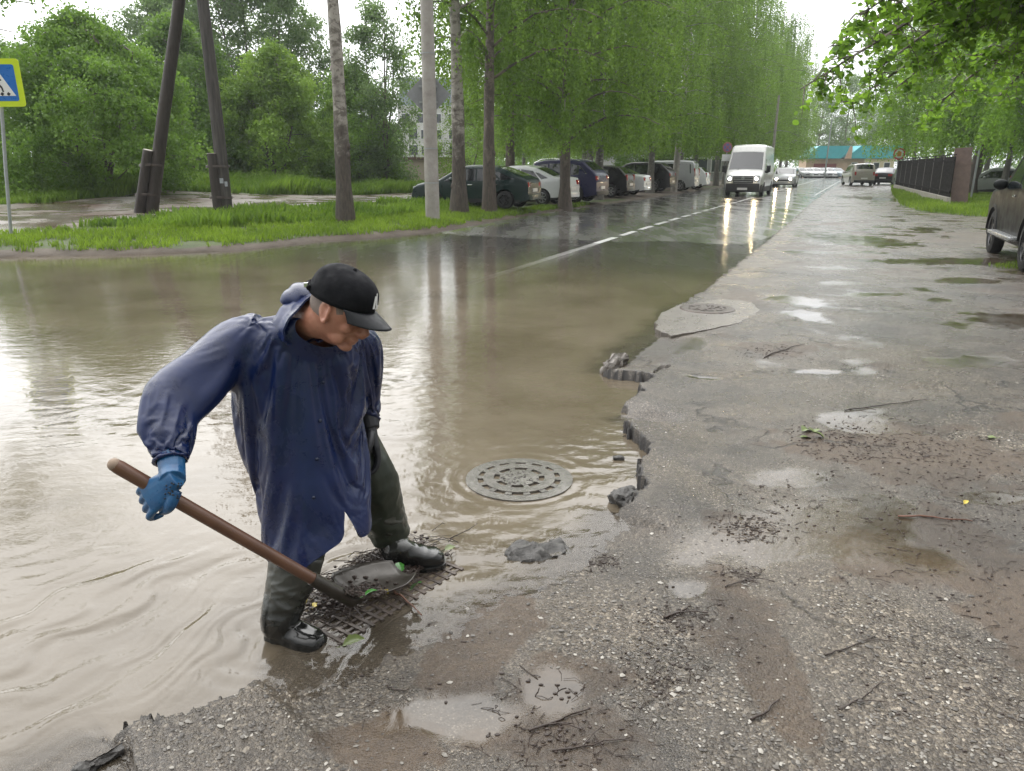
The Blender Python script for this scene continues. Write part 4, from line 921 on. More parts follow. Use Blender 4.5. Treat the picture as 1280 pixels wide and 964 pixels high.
# pickup with a canopy and its dark neighbour at the far right of the road
PICK = dict(SUV); PICK.update(L=5.1, W=1.85, top=[(-2.55, .9), (-2.53, 1.15), (-2.48, 1.3), (-2.2, 1.75), (-1.9, 1.82), (.0, 1.8), (.35, 1.70), (1.1, 1.2), (1.3, 1.12), (2.3, 1.0), (2.5, .86), (2.55, .6)], rw=(-2.44, -2.2), extra=[], xf=1.6, xr=-1.5, r=.38,
                           side_glass=[[(-.22, 1.14), (.95, 1.10), (.36, 1.55), (-.22, 1.64)], [(-1.0, 1.14), (-.28, 1.14), (-.28, 1.64), (-1.0, 1.64)], [(-2.2, 1.25), (-1.12, 1.2), (-1.12, 1.66), (-2.05, 1.64)]], tail=(.06, .12, 1.0, (.12, .16, .34)), spokes=6)
b = make_car('pickup', 'beige off road pickup with canopy seen from behind beyond the fence', 'car', PICK, paint('beige_paint', (.33, .30, .26)))
p = G(1077, 233, .02); b.location = (p.x+.6, p.y+2.4, .05); b.rotation_euler = (0, 0, UROT+.22)
s2 = dict(SEDAN); b = make_car('sedan', 'dark saloon with a red tail light beside the beige pickup, by the fence end', 'car', s2, paint('black_paint', (.02, .022, .026)))
p = G(1107, 232, .02); b.location = (p.x+.9, p.y+2.0, .05); b.rotation_euler = (0, 0, UROT-.15)
# parked line in front of the turquoise roofed building
cols = [('silver_paint', (.36, .37, .38)), ('white_paint', (.7, .7, .7)), ('white_paint', (.7, .7, .7)), ('silver_paint', (.36, .37, .38)), ('white_paint', (.7, .7, .7)), ('pale_blue_paint', (.3, .36, .42))]
names = ['silver car at the left end of the far line below the pink wall', 'second white car of the far line below the pink wall', 'white car in the middle of the far line below the dark red panel', 'silver car of the far line in front of the dark red panel', 'white car right of the dark red panel in the far line', 'pale blue car at the right end of the far line below the pink wall']
for i in range(6):
    o = make_car('passenger_car', names[i], 'car', SEDAN if i % 2 else COMPACT, paint(*cols[i]), 'cars parked before the turquoise roofed building', detail=False)
    p = P(1000+i*8.6, 224, 118); o.location = (p.x, p.y, .0); o.rotation_euler = (0, 0, PI/2*3+.25)
# the big dark pickup cut by the right edge
BIG = dict(SUV); BIG.update(L=5.0, W=1.9, r=.375, xf=1.62, xr=-1.18, clear=.32, belt=[(-2.5, 1.22), (-1, 1.16), (2.5, 1.06)], top=[(-2.5, .9), (-2.47, 1.2), (-2.3, 1.5), (-1.9, 1.72), (-1.2, 1.80), (.0, 1.80), (.30, 1.74), (1.0, 1.24), (1.2, 1.18), (2.1, 1.08), (2.4, .92), (2.5, .65)], ws=(.36, .96), rw=(-2.27, -1.95),
           side_glass=[[(-.2, 1.15), (.80, 1.12), (.30, 1.58), (-.2, 1.66)], [(-1.1, 1.17), (-.26, 1.15), (-.26, 1.665), (-1.1, 1.64)], [(-1.8, 1.22), (-1.16, 1.18), (-1.16, 1.63), (-1.5, 1.57)]], seams=[.88, -.23, -1.02], handles=[-.02, -.9], spokes=6, sill=.45, mx=.80, taper=.06, rnd=.07)
def running_board(root, L, W, wid, ztop, mat):
    for sd in (1, -1):
        MB().box((.2, sd*(W/2+.02), .42), (1.9, .20, .06)).build('running_board', M_RIM, root, 40, bevel=.02)
        for xa in (1.62, -1.18):
            q = MB(); n = 15
            for rr, yy in ((.43, .0), (.49, .0)): pass
            V = []
            for i in range(n):
                a = PI*(.02+.96*i/(n-1)); c_, s_ = math.cos(a), math.sin(a)
                for rr, yy in ((.425, .012), (.475, .010), (.48, -.06), (.425, -.06)): V.append((xa+rr*c_, sd*(wid(xa, .7)+yy), .375+rr*s_))
            q.add(V, [(i*4+k, i*4+(k+1) % 4, (i+1)*4+(k+1) % 4, (i+1)*4+k) for i in range(n-1) for k in range(4)]); q.build('wheel_arch', M_BLACK, root, 40)
BIG['extra'] = [running_board]
b = make_car('pickup', 'large dark grey off road vehicle cut off by the right edge of the photo', 'car', BIG, pm('dark_grey_paint', (.008, .010, .010), .38, .15, 2.5, spec=.10), rim=M_DKRIM)
pf, pr = G(1241, 319, .05), G(1272, 336.5, .05)
rot = math.atan2(pf.y-pr.y, pf.x-pr.x); lat = Vector((math.sin(rot), -math.cos(rot), 0))
mid = (pf+pr)/2; fwd = Vector((math.cos(rot), math.sin(rot), 0)); q = mid-fwd*((1.62-1.18)/2)+lat*(.95-.06); b.location = (q.x, q.y, .05); b.rotation_euler = (0, 0, rot); b.scale = (1, 1, 1.06)
BIGLOC = (q.x, q.y, rot)
# cars glimpsed behind the fence
for nm, lab, sp, pt, px, yy, rz in [('sedan', 'silver car behind the leaning tree and grass right of the fence post', SEDAN, ('silver_paint', (.36, .37, .38)), 1223, 44, 2.6), ('suv', 'dark car with a red tail light behind the spotted birch stem', SUV, ('black_paint', (.02, .022, .026)), 1262, 40, .5)]:
    o = make_car(nm, lab, 'car', sp, paint(*pt)); p = P(px, 232, yy); o.location = (p.x+1.0+(1.2 if nm == 'suv' else 0), p.y, .08); o.rotation_euler = (0, 0, rz)
# ================================================================== STREET FURNITURE AND BUILDINGS
M_WOOD = pm('weathered_dark_timber', (.045, .034, .028), .6, .5, 3, bump=.6, bscale=9, stretch=(6, 6, .5), bd=.02)
M_WOOD2 = pm('weathered_grey_timber', (.085, .074, .067), .6, .75, 3, bump=.6, bscale=9, stretch=(6, 6, .5), bd=.02)
M_CONC = pm('pale_concrete', (.40, .375, .345), .6, .3, 4, bump=.4, bscale=30, c2=(.27, .245, .22))
M_CONC2 = pm('wet_concrete', (.33, .30, .265), .4, .3, 5, bump=.5, bscale=40)
M_ZINC = pm('galvanised_steel', (.40, .42, .43), .4, .2, 15, metal=.5)
M_SIGNGREY = pm('sign_back_grey', (.28, .29, .30), .5, .2, 6)
M_SIGNYEL = pm('fluorescent_yellow_sheet', (.62, .78, .02), .35, .06, 6)
M_SIGNBLUE = pm('blue_sign_sheet', (.015, .16, .55), .3, .08, 6)
M_SIGNWHITE = pm('white_sign_sheet', (.82, .83, .83), .3, .05, 6)
M_SIGNBLACK = pm('black_sign_print', (.012, .012, .014), .35, .1, 6)
M_SIGNRED = pm('red_sign_sheet', (.55, .02, .03), .35, .1, 6)
M_IRON = pm('rusty_cast_iron', (.085, .062, .048), .38, .5, 25, bump=.5, bscale=70, metal=.35, c2=(.045, .036, .03), bd=.004)
M_IRONWET = pm('wet_cast_iron', (.165, .152, .135), .2, .5, 18, bump=.5, bscale=90, metal=.35, coat=.4, bd=.004)
# crossing sign
p = GL(13, 296); sg = empty('crossing_sign', p, 0, 'yellow bordered blue pedestrian crossing sign on a thin grey post', 'road sign')
tpx = P(2, 134, p.y+.15); top = tpx-p; yaw = 0.16
MB().tube([(0, 0, -.2), top*.5, top*1.0, top*1.36], .032, 10).build('post', M_ZINC, sg, 60)
cS = top*1.0+(P(-2, 104, p.y+.1)-tpx); S_ = .88
Mx = Matrix.Translation(cS+Vector((0.02, -.05, 0))) @ Matrix.Rotation(-.02, 4, 'Y') @ Matrix.Rotation(yaw, 4, 'Z') @ Matrix.Rotation(PI/2, 4, 'X')
def rrect(w, h, r, n=5):
    o = []
    for cx, cy, a0 in ((w/2-r, h/2-r, 0), (-w/2+r, h/2-r, 90), (-w/2+r, -h/2+r, 180), (w/2-r, -h/2+r, 270)):
        o += [(cx+r*math.cos(R(a0+90*i/n)), cy+r*math.sin(R(a0+90*i/n))) for i in range(n+1)]
    return o
pn = MB().prism(rrect(S_, S_, .06), -.012, .0, 0, Mx).build('sign_panel', M_SIGNYEL, sg)
MB().prism(rrect(S_*.76, S_*.76, .04), .001, .004, 0, Mx).build('blue_field', M_SIGNBLUE, pn)
MB().prism([(-.29, -.24), (.29, -.24), (0, .29)], .005, .008, 0, Mx).build('white_triangle', M_SIGNWHITE, pn)
f = MB()
def seg(a, b, w):
    a, b = Vector((*a, 0)), Vector((*b, 0)); d = (b-a).normalized(); n_ = Vector((-d.y, d.x, 0))*w/2
    f.prism([(a+n_).to_tuple()[:2], (a-n_).to_tuple()[:2], (b-n_).to_tuple()[:2], (b+n_).to_tuple()[:2]], .009, .012, 0, Mx)
f.prism([(.015+.026*math.cos(k*PI/6), .145+.026*math.sin(k*PI/6)) for k in range(12)], .009, .012, 0, Mx)
seg((.01, .11), (.005, -.02), .06); seg((.005, -.01), (-.05, -.09), .035); seg((-.05, -.09), (-.09, -.15), .028); seg((.0, -.01), (.06, -.09), .035); seg((.06, -.09), (.075, -.17), .028)
seg((.02, .1), (.07, .04), .024); seg((.0, .1), (-.055, .03), .024)
for k in range(4): seg((-.2+k*.115, -.225), (-.165+k*.115, -.185), .05)
f.build('walking_figure', M_SIGNBLACK, pn)
# forked wooden utility pole with its two ground stubs
p1, p2 = GL(186, 266), GL(284, 271); mid = (p1+p2)/2
up_ = empty('utility_pole', mid, 0, 'two dark wooden poles leaning together like an A, each tied to a short stub', 'utility pole')
apex = P(241, -110, (p1.y+p2.y)/2)-mid
for p, m, st in ((p1, M_WOOD, -.19), (p2, M_WOOD2, -.16)):
    b = p-mid; pts = [b+Vector((0, 0, -.3)), b.lerp(apex, .33)+Vector((.015, 0, 0)), b.lerp(apex, .66), apex+Vector((0, 0, .3))]
    MB().tube(pts, [.160, .150, .138, .12], 14).build('pole', m, up_, 60)
    so_ = b+Vector((st, -.1, 0)); d = (apex-b).normalized(); h_ = 1.52/d.z
    sb = MB().tube([so_-d*.3, so_+d*.6, so_+d*h_*.97, so_+d*h_], [.135, .13, .127, .125], 12).build('stub', M_WOOD, up_, 60)
    MB().tube([so_+d*h_+Vector((0, 0, -.004)), so_+d*(h_+.014)], [.120, .115], 12).build('sawn_top', pm('pale_end_grain', (.42, .38, .32), .6, .3, 20), sb, 40)
    for zz in (.45, 1.2):
        c0 = so_+d*zz; c1 = b+d*zz; mm = (c0+c1)/2; q = MB()
        ring = [(mm.x+.29*math.cos(a)*.98, mm.y+.17*math.sin(a), mm.z+.01*math.sin(a*3)) for a in np.linspace(0, 2*PI, 25)]
        q.tube(ring, .010, 5, caps=False); q.tube([(x, y, z+.03) for x, y, z in ring], .010, 5, caps=False); q.build('wire_tie', M_IRON, up_, 60)
# paper scraps glued on the right pole
q = MB()
for k, (dx, z) in enumerate([(-.12, 1.05), (.02, 1.02), (.10, .93)]):
    a0 = p2-mid; c = a0.lerp(apex, z/8.0)+Vector((dx, -math.sqrt(max(.160**2-dx*dx, .001))-.004, 0)); q.box(c, (.09, .004, .12))
q.build('paper_scrap', pm('wet_paper', (.45, .47, .52), .6, .4, 12), up_)
# round concrete pole with the give-priority rhombus seen from behind
p = GL(541, 276); cp = empty('concrete_pole', p, 0, 'tall pale concrete pole with a diamond sign fixed behind it', 'lamp post')
MB().tube([(0, 0, -.3), (0, 0, 3), (0, 0, 6), (0, 0, 10.5)], [.200, .185, .165, .14], 16).build('pole', M_CONC, cp, 60)
q = MB()
for zz in (1.0, 1.9, 4.3): q.lathe([(.197, zz), (.198, zz+.03)], 16)
q.build('band', M_ZINC, cp, 50)
zc = (P(538, 117, p.y).z-p.z)
sgn = empty('priority_sign', p+Vector((-.05, .24, zc)), 0, 'grey back of a diamond shaped road sign behind the concrete pole', 'road sign')
MB().prism([(-.60, 0), (0, -.60), (.60, 0), (0, .60)], -.01, .01, 0, Matrix.Rotation(PI/2, 4, 'X')).build('sign_panel', M_SIGNGREY, sgn, bevel=.004)
q = MB(); q.box((0, -.04, .2), (.5, .03, .05)); q.box((0, -.04, -.2), (.5, .03, .05)); q.build('bracket', M_ZINC, sgn)
# other poles
def street_pole(px, py, h, r, lab, lean=0.0, arm=False, mat=None, yy=None):
    p = G(px, py, .05) if yy is None else Vector((P(px, py, yy).x, yy, .05)); o = empty('lamp_post', p, 0, lab, 'lamp post')
    MB().tube([(0, 0, -.2), (lean*.5, 0, h*.5), (lean, 0, h)], [r, r*.85, r*.65], 12).build('pole', mat or M_CONC, o, 60)
    if arm:
        a = Vector((lean, 0, h)); MB().tube([a-Vector((0, 0, .3)), a+Vector((.3, -.1, .25)), a+Vector((1.3, -.4, .5))], .035, 8).build('arm', M_ZINC, o, 60)
        MB().box(a+Vector((1.6, -.5, .52)), (.7, .25, .12), Matrix.Rotation(-.3, 3, 'Z')).build('lamp_head', M_ZINC, o, 40, bevel=.03)
    return o
street_pole(842, 241, 9.5, .21, 'grey concrete lamp post leaning right in front of the silver minivan', .45, False)
street_pole(962, 228, 7, .13, 'slim pale lamp post just behind the roof of the white van', .12, False, yy=64)
street_pole(1031, 219, 8.2, .12, 'thin dark lamp post in front of the turquoise roofed building', .15, True, M_ZINC, yy=116)
def round_sign(px, Y, zc, r, lab, border, plate=None, fld=None, ang=0.0, cross=False):
    b = P(px, 215, Y); o = empty('road_sign', (b.x, b.y, .03), ang, lab, 'road sign'); MB().tube([(0, .04, 0), (0, .04, zc+r)], .035, 8).build('post', M_ZINC, o, 60)
    M = Matrix.Translation((0, 0, zc)) @ Matrix.Rotation(PI/2, 4, 'X')
    d = MB().prism([(r*math.cos(a), r*math.sin(a)) for a in np.linspace(0, 2*PI, 28)[:-1]], -.008, .008, 0, M).build('sign_panel', border, o)
    MB().prism([(r*.74*math.cos(a), r*.74*math.sin(a)) for a in np.linspace(0, 2*PI, 28)[:-1]], .010, .013, 0, M).build('sign_field', fld or M_SIGNWHITE, d)
    if cross:
        for s_ in (1, -1): MB().box((0, -.018, zc), (r*1.5, .006, r*.2), Matrix.Rotation(s_*PI/4, 3, 'Y')).build('cross_bar', border, d)
    if plate: MB().box((0, 0, zc-r-.28), (r*2, .015, .36)).build('plate', M_SIGNWHITE, o); 
    return o
round_sign(907, 44, 2.62, .27, 'faded red and blue round sign with white plate left of the white van', pm('faded_red_sheet', (.40, .13, .16), .5), True, pm('faded_blue_sheet', (.14, .16, .36), .5), .1, True)
o = round_sign(1121, 55, 2.45, .40, 'round white sign with a red rim and orange symbol above the far fence end', M_SIGNRED, None, None, -.1)
MB().prism([(-.12, -.16), (.12, -.16), (.15, .1), (0, .2), (-.15, .1)], .016, .02, 0, Matrix.Translation((0, 0, 2.45)) @ Matrix.Rotation(PI/2, 4, 'X')).build('symbol', pm('orange_print', (.7, .28, .05), .4), [c for c in o.children if c.name.startswith('sign_panel')][0])
# dark fence with its rusty end slab
fa, fb = G(1186, 258, .08), G(1118, 237, .08); fv = (fb-fa); fl = fv.length; fd = fv.normalized(); fr = math.atan2(fd.y, fd.x)
fe = empty('fence', fa, fr, 'dark slatted metal fence on a pale low plinth receding from the rusty slab', 'fence')
M_FENCE = pm('dark_brown_fence_metal', (.013, .011, .011), .8, .35, 3, bump=.2, bscale=20, spec=.1); M_RUST = pm('rusty_brown_slab', (.20, .135, .115), .55, .3, 4, bump=.4, bscale=25, c2=(.13, .09, .078))
nP = 8; pl = fl/nP
for k in range(nP):
    q = MB(); x0 = .12+k*pl; n = 16
    for j in range(n): q.box((x0+(pl-.12)*(j+.5)/n, .0, 1.14), ((pl-.12)/n*.9, .025, 1.58))
    q.box((x0+pl/2-.06, .03, .55), (pl-.1, .03, .06)); q.box((x0+pl/2-.06, .03, 1.78), (pl-.1, .03, .06)); q.build('fence_panel', M_FENCE, fe)
    MB().tube([(x0+pl-.06, -.02, 0), (x0+pl-.06, -.02, 2.02)], .045, 8).build('post', pm('fence_post_grey', (.16, .15, .145), .5, .3, 8), fe, 60)
    MB().box((x0+pl/2-.06, .02, .16), (pl-.08, .14, .36)).build('plinth', M_CONC, fe, bevel=.01)
q = MB(); q.tube([(.1, 0, 2.0), (fl, 0, 2.04)], .022, 6); q.build('top_rail', M_FENCE, fe, 60)
sl_ = empty('fence_end_slab', G(1188, 257, .08), fr, 'tall rusty brown slab leaning slightly right at the near end of the dark fence', 'fence post')
MB().box((-.03, -.22, 1.12), (.12, .62, 2.3), Matrix.Rotation(-.06, 3, 'X')).build('slab', M_RUST, sl_, bevel=.012)
MB().box((-.095, -.2, 1.65), (.02, .72, .07), Matrix.Rotation(-.04, 3, 'X')).build('strap', M_RUST, sl_)
# steel post behind
MB  # (no-op)
o = empty('steel_post', P(1217, 225, 38) * Vector((1, 1, 0)) if False else Vector((P(1217, 225, 37).x, 37, .08)), 0, 'thin light grey steel post right of the leaning brown trunk', 'post'); MB().tube([(0, 0, -.1), (.05, 0, 2.5)], .05, 8).build('shaft', M_ZINC, o, 60)
# ---- buildings -------------------------------------------------------------
M_TURQ = pm('turquoise_metal_roof', (.06, .42, .48), .4, .12, 2, stretch=(1, 1, 1)); M_PINK = pm('peach_plaster', (.56, .40, .29), .8, .12, 1.2); M_CREAM = pm('cream_plaster', (.62, .54, .36), .8, .1, 1.2); M_WIN = pm('window_glass_dark', (.03, .04, .05), .08, .3, 2, spec=.8)
M_DKRED = pm('dark_red_panel', (.22, .05, .045), .6, .2, 2)
a = P(1006, 221, 130); bld = empty('low_building', (a.x, a.y, 0), -.12, 'single storey peach building with a turquoise twin gable roof', 'building')
w = 13.6
MB().box((w*.33, 2.5, 1.45), (w*.66, 5, 2.9)).build('wall', M_PINK, bld); MB().box((w*.83, 2.2, 1.45), (w*.34, 5.2, 2.9)).build('wall', M_CREAM, bld)
for x0, x1, xr_, zr in ((-.6, w*.50, w*.42, 4.9), (w*.44, w+1.1, w*.99, 4.95)):
    q = MB(); z0 = 2.95
    if xr_ > x1-2: P_ = [(x0+.5, z0), (x0+.1, z0+.12), (x0+2.2, zr), (x1, zr), (x1-1.6, z0)]
    else: P_ = [(x0, z0), (x0+1.5, zr-.1), (xr_, zr), (x1, z0+.9), (x1-.9, z0)]
    q.prism(P_, -.7, 5.6, 0, Matrix.Rotation(PI/2, 4, 'X') @ Matrix.Scale(-1, 4, (0, 0, 1))); q.build('roof', M_TURQ, bld)
q = MB(); q.prism([(w*.42, 2.9), (w*.50, 2.9), (w*.50, 4.8), (w*.47, 4.85)], .74, .80, 0, Matrix.Rotation(PI/2, 4, 'X')); q.build('gable_end', M_PINK, bld)
MB().box((w*.22, -.05, 1.3), (w*.26, .1, 1.7)).build('garage_door', M_DKRED, bld)
for x_ in (.56, .70, .80, .92):
    fr_ = MB().box((w*x_, -.42 if x_ > .66 else -.03, 1.75), (1.0, .08, 1.2)).build('window', M_SIGNWHITE, bld); MB().box((w*x_, -.47 if x_ > .66 else -.08, 1.75), (.84, .04, 1.04)).build('pane', M_WIN, fr_)
M_WHITEW = pm('pale_facade', (.62, .61, .60), .8, .12, .8); M_MANS = pm('blue_grey_mansard', (.22, .26, .31), .6, .15, 1)
def block(name, lab, loc, rz, w, d, h, nf, nb, roof, wall, mans=True):
    o = empty(name, loc, rz, lab, 'building')
    MB().box((0, d/2, h/2), (w, d, h)).build('wall', wall, o)
    if mans: MB().prism([(-w/2-.3, -.3), (w/2+.3, -.3), (w/2+.3, d+.3), (-w/2-.3, d+.3)], h+.01, h+.25, 0).build('cornice', wall, o); q = MB(); q.box((0, d/2, h+.26+2.2), (w, d, 4.4), None, 0, .86); q.build('roof', roof, o)
    for i in range(nf):
        for j in range(nb):
            x = -w/2+(j+.5)*w/nb; z = 1.8+i*(h-1)/nf
            f_ = MB().box((x, -.02, z), (1.5, .10, 1.6)).build('window', M_SIGNWHITE, o); MB().box((x, -.075, z), (1.3, .05, 1.4)).build('pane', M_WIN, f_)
    return o
a = P(548, 215, 135); block('apartment_block', 'pale multi storey house with a blue grey mansard roof beyond the concrete pole', (a.x, a.y, 0), .1, 13, 10, 11.2, 4, 5, M_MANS, M_WHITEW)
a = P(515, 215, 122); block('apartment_block', 'lower white house wing at the left of the mansard roofed house', (a.x-2, a.y, 0), .1, 7, 6, 8, 3, 3, M_MANS, M_WHITEW, False)
a = P(902, 215, 88); block('office_building', 'pale grey building glimpsed between white birch trunks left of the van', (a.x-3, a.y, 0), UROT-PI/2+.9, 16, 8, 6.5, 2, 8, M_MANS, pm('grey_facade', (.42, .42, .43), .8, .12, .8), False)
# brick garage wall
M_BRICK = NT('tan_brick'); bt = M_BRICK.n('ShaderNodeTexBrick'); M_BRICK.l(M_BRICK.pos(), bt.inputs[0]); bt.inputs['Scale'].default_value = 3; bt.inputs['Color1'].default_value = (.36, .21, .13, 1); bt.inputs['Color2'].default_value = (.30, .17, .11, 1); bt.inputs['Mortar'].default_value = (.40, .34, .28, 1); M_BRICK.l(bt.outputs[0], M_BRICK.b.inputs[0]); M_BRICK.rough(.85)
a = P(530, 208, 66); g_ = empty('brick_garage', (a.x, a.y, .3), .05, 'low tan brick garage with a dark flat roof behind the concrete pole', 'garage')
MB().box((0, 2, .95), (5.6, 4, 1.9)).build('wall', M_BRICK.m, g_); MB().box((0, 2, 2.0), (5.9, 4.4, .18)).build('roof', pm('dark_red_brown_metal', (.12, .06, .05), .6), g_); MB().tube([(-.8, 1, 2.05), (-.8, 1, 2.5)], .09, 8).build('vent_pipe', M_IRON, g_)
# ================================================================== THE MAN WITH THE SHOVEL
def remesh(mb, voxel, smooth=4, fac=.5):
    me = bpy.data.meshes.new('tmp'); me.from_pydata(mb.v, [], mb.f); bm = bmesh.new(); bm.from_mesh(me); bmesh.ops.recalc_face_normals(bm, faces=bm.faces); bm.to_mesh(me); bm.free()
    o = bpy.data.objects.new('tmp', me); COL.objects.link(o)
    m = o.modifiers.new('r', 'REMESH'); m.mode = 'VOXEL'; m.voxel_size = voxel
    if smooth: s = o.modifiers.new('s', 'SMOOTH'); s.iterations = smooth; s.factor = fac
    dg = bpy.context.evaluated_depsgraph_get(); dg.update(); me2 = bpy.data.meshes.new_from_object(o.evaluated_get(dg))
    bpy.data.objects.remove(o); bpy.data.meshes.remove(me); return me2
def coords(me): a = np.empty(len(me.vertices)*3, np.float32); me.vertices.foreach_get('co', a); return a.reshape(-1, 3).astype(float)
def normals(me): a = np.empty(len(me.vertices)*3, np.float32); me.vertices.foreach_get('normal', a); return a.reshape(-1, 3).astype(float)
def setco(me, c): me.vertices.foreach_set('co', np.asarray(c, np.float32).ravel()); me.update()
def finish(me, name, mats, parent):
    me.name = name; me.materials.clear()
    for m in (mats if isinstance(mats, (list, tuple)) else [mats]): me.materials.append(m)
    me.polygons.foreach_set('use_smooth', np.ones(len(me.polygons), bool)); me.update()
    return link(bpy.data.objects.new(name, me), parent)
def loft(mb, rings):
    n = len(rings[0]); vs = [v for r_ in rings for v in r_]; fs = []
    for i in range(len(rings)-1):
        for k in range(n): fs.append((i*n+k, i*n+(k+1) % n, (i+1)*n+(k+1) % n, (i+1)*n+k))
    fs.append(tuple(range(n-1, -1, -1))); fs.append(tuple((len(rings)-1)*n+k for k in range(n))); return mb.add(vs, fs)
def ellring(c, a, b, n=28, p=2.0):
    o = []
    for k in range(n):
        w = 2*PI*k/n; cs, sn = math.cos(w), math.sin(w)
        o.append(c+a*(math.copysign(abs(cs)**(2/p), cs))+b*(math.copysign(abs(sn)**(2/p), sn)))
    return o
def smoothpath(pts, n=5):
    """Catmull-Rom through the joints"""
    P_ = [Vector(p) for p in pts]; P_ = [P_[0]*2-P_[1]]+P_+[P_[-1]*2-P_[-2]]; o = []
    for i in range(1, len(P_)-2):
        for j in range(n):
            t = j/n; a, b, c, d = P_[i-1], P_[i], P_[i+1], P_[i+2]
            o.append(.5*((2*b)+(c-a)*t+(2*a-5*b+4*c-d)*t*t+(3*b-a-3*c+d)*t**3))
    return o+[P_[-2]]
def spath(pts, rads, n=5): return smoothpath(pts, n), list(np.interp(np.linspace(0, len(rads)-1, (len(rads)-1)*n+1), range(len(rads)), rads))
# ---- joints
hipC = P(385, 505, 2.76); neckB = P(388, 398, 2.50); chest = P(375, 455, 2.58)
shR, elR, wrR = P(292, 425, 2.47), P(206, 492, 2.22), P(215, 584, 2.07)
shL, elL, wrL = P(452, 432, 2.74), P(455, 490, 2.90), P(459, 528, 2.78)
hpR, knR, anR = P(362, 515, 2.68), P(386, 642, 2.47), P(350, 772, 2.345)
hpL, knL, anL = P(415, 500, 2.84), P(468, 592, 2.80), P(487, 668, 2.875)
heR, toR = G(338, 802, -.03), G(405, 816, -.03); heL, toL = G(484, 709, .01), G(556, 704, .01)
per = empty('person', (float((heR.x+heL.x)/2), float((heR.y+heL.y)/2), 0), 0, 'man in dark blue raincoat and black cap bending over the drain with a shovel', 'person')
OFF = Vector(per.location)
class Loc(MB):
    pass
def shift(me): c = coords(me); setco(me, c-np.array(OFF)); return me
# ---- head frame
fw = Vector((.84, -.26, -.47)).normalized(); lf = Vector((0, 0, 1)).cross(fw).normalized(); hu = fw.cross(lf).normalized()
hu = (Matrix.Rotation(R(-4), 3, fw) @ hu); lf = hu.cross(fw).normalized()
HC = P(424, 386, 2.42)
HM = Matrix.Translation(HC) @ Matrix(((fw.x, lf.x, hu.x, 0), (fw.y, lf.y, hu.y, 0), (fw.z, lf.z, hu.z, 0), (0, 0, 0, 1)))
def head_mb():
    mb = MB(); nu, nv = 56, 40; vs = []; fs = []
    for i in range(nv+1):
        a = PI*i/nv
        for k in range(nu):
            w = 2*PI*k/nu; x, y, z = math.sin(a)*math.cos(w), math.sin(a)*math.sin(w), math.cos(a)
            lo = max(0, -z-.1)/.9; X, Y_, Z = x*.100, y*.079, z*.120
            if x > 0: X *= 1-.10*lo; Y_ *= 1-.30*lo**1.1
            else: X *= 1-.34*lo; Y_ *= 1-.22*lo
            if x > 0 and z < -.3: X += .012*lo
            if x > .2:   # flatten the face, sink the eye sockets
                X *= 1-.05*max(0, 1-abs(z)*1.2)
                for sy in (1, -1): X -= .012*math.exp(-(((Y_-sy*.032)/.016)**2+((Z-.012)/.013)**2))
            vs.append((X, Y_, Z))
    for i in range(nv):
        for k in range(nu): fs.append((i*nu+k, (i+1)*nu+k, (i+1)*nu+(k+1) % nu, i*nu+(k+1) % nu))
    mb.add(vs, fs)
    mb.tube([(.086, 0, .026), (.100, 0, .0), (.117, 0, -.026), (.110, 0, -.038), (.09, 0, -.042)], [.010, .0115, .0145, .013, .01], 10)
    for sy in (1, -1):
        mb.ball((.103, sy*.013, -.034), (.012, .009, .009), 8); mb.ball((.064, sy*.043, -.024), (.024, .022, .022), 12); mb.ball((.083, sy*.03, .030), (.014, .024, .009), 10)
        mb.ball((.078, sy*.032, .011), (.013, .015, .011), 10)
        mb.ball((.045, sy*.040, -.070), (.032, .016, .026), 12)
        Me = Matrix.Rotation(R(sy*22), 3, 'Z') @ Matrix.Rotation(R(-12), 3, 'Y'); c = Vector((-.004, sy*.081, -.006))
        ring = [c+Me @ Vector((.019*math.cos(t)*(1 if math.sin(t) > 0 else .75), 0, .031*math.sin(t))) for t in np.linspace(0, 2*PI, 17)]
        mb.tube(ring, .0062, 6, caps=False); mb.ball(c+Me @ Vector((.002, -sy*.006, -.002)), (.014, .006, .024), 8, M=Me); mb.ball(c+Me @ Vector((.006, 0, -.029)), (.009, .006, .009), 8)
    mb.ball((.088, 0, -.062), (.016, .024, .0075), 10); mb.ball((.086, 0, -.075), (.015, .021, .008), 10); mb.ball((.070, 0, -.098), (.026, .028, .017), 12)
    mb.v = [tuple(HM @ Vector(v)) for v in mb.v]; return mb
body = head_mb()
nk = HM @ Vector((-.035, 0, -.06)); body.tube(*spath([neckB-(nk-neckB)*.3, neckB.lerp(nk, .45), nk, HM @ Vector((-.02, 0, -.0))], [.075, .064, .062, .06], 4), 18)
for a, b, c in ((shR, elR, wrR), (shL, elL, wrL)): body.tube(*spath([a, a.lerp(b, .5), b, b.lerp(c, .5), c], [.062, .052, .044, .042, .030], 3), 14)
for a, b, c in ((hpR, knR, anR), (hpL, knL, anL)): body.tube(*spath([a, a.lerp(b, .5), b, b.lerp(c, .45), c], [.092, .078, .058, .055, .04], 3), 14)
ax = (shL-shR).normalized(); fr = ax.cross(Vector((0, 0, 1))).normalized()*1.0      # facing direction of the chest
if fr.y > 0: fr = -fr
loft(body, [ellring(hipC-Vector((0, 0, .12)), ax*.14, fr*.10), ellring(hipC, ax*.17, fr*.115), ellring(hipC.lerp(chest, .5), ax*.155, fr*.105), ellring(chest, ax*.185, fr*.12), ellring((shL+shR)/2+Vector((0, 0, .02)), ax*.17, fr*.085), ellring(neckB, ax*.07, fr*.07)])
hmb = []
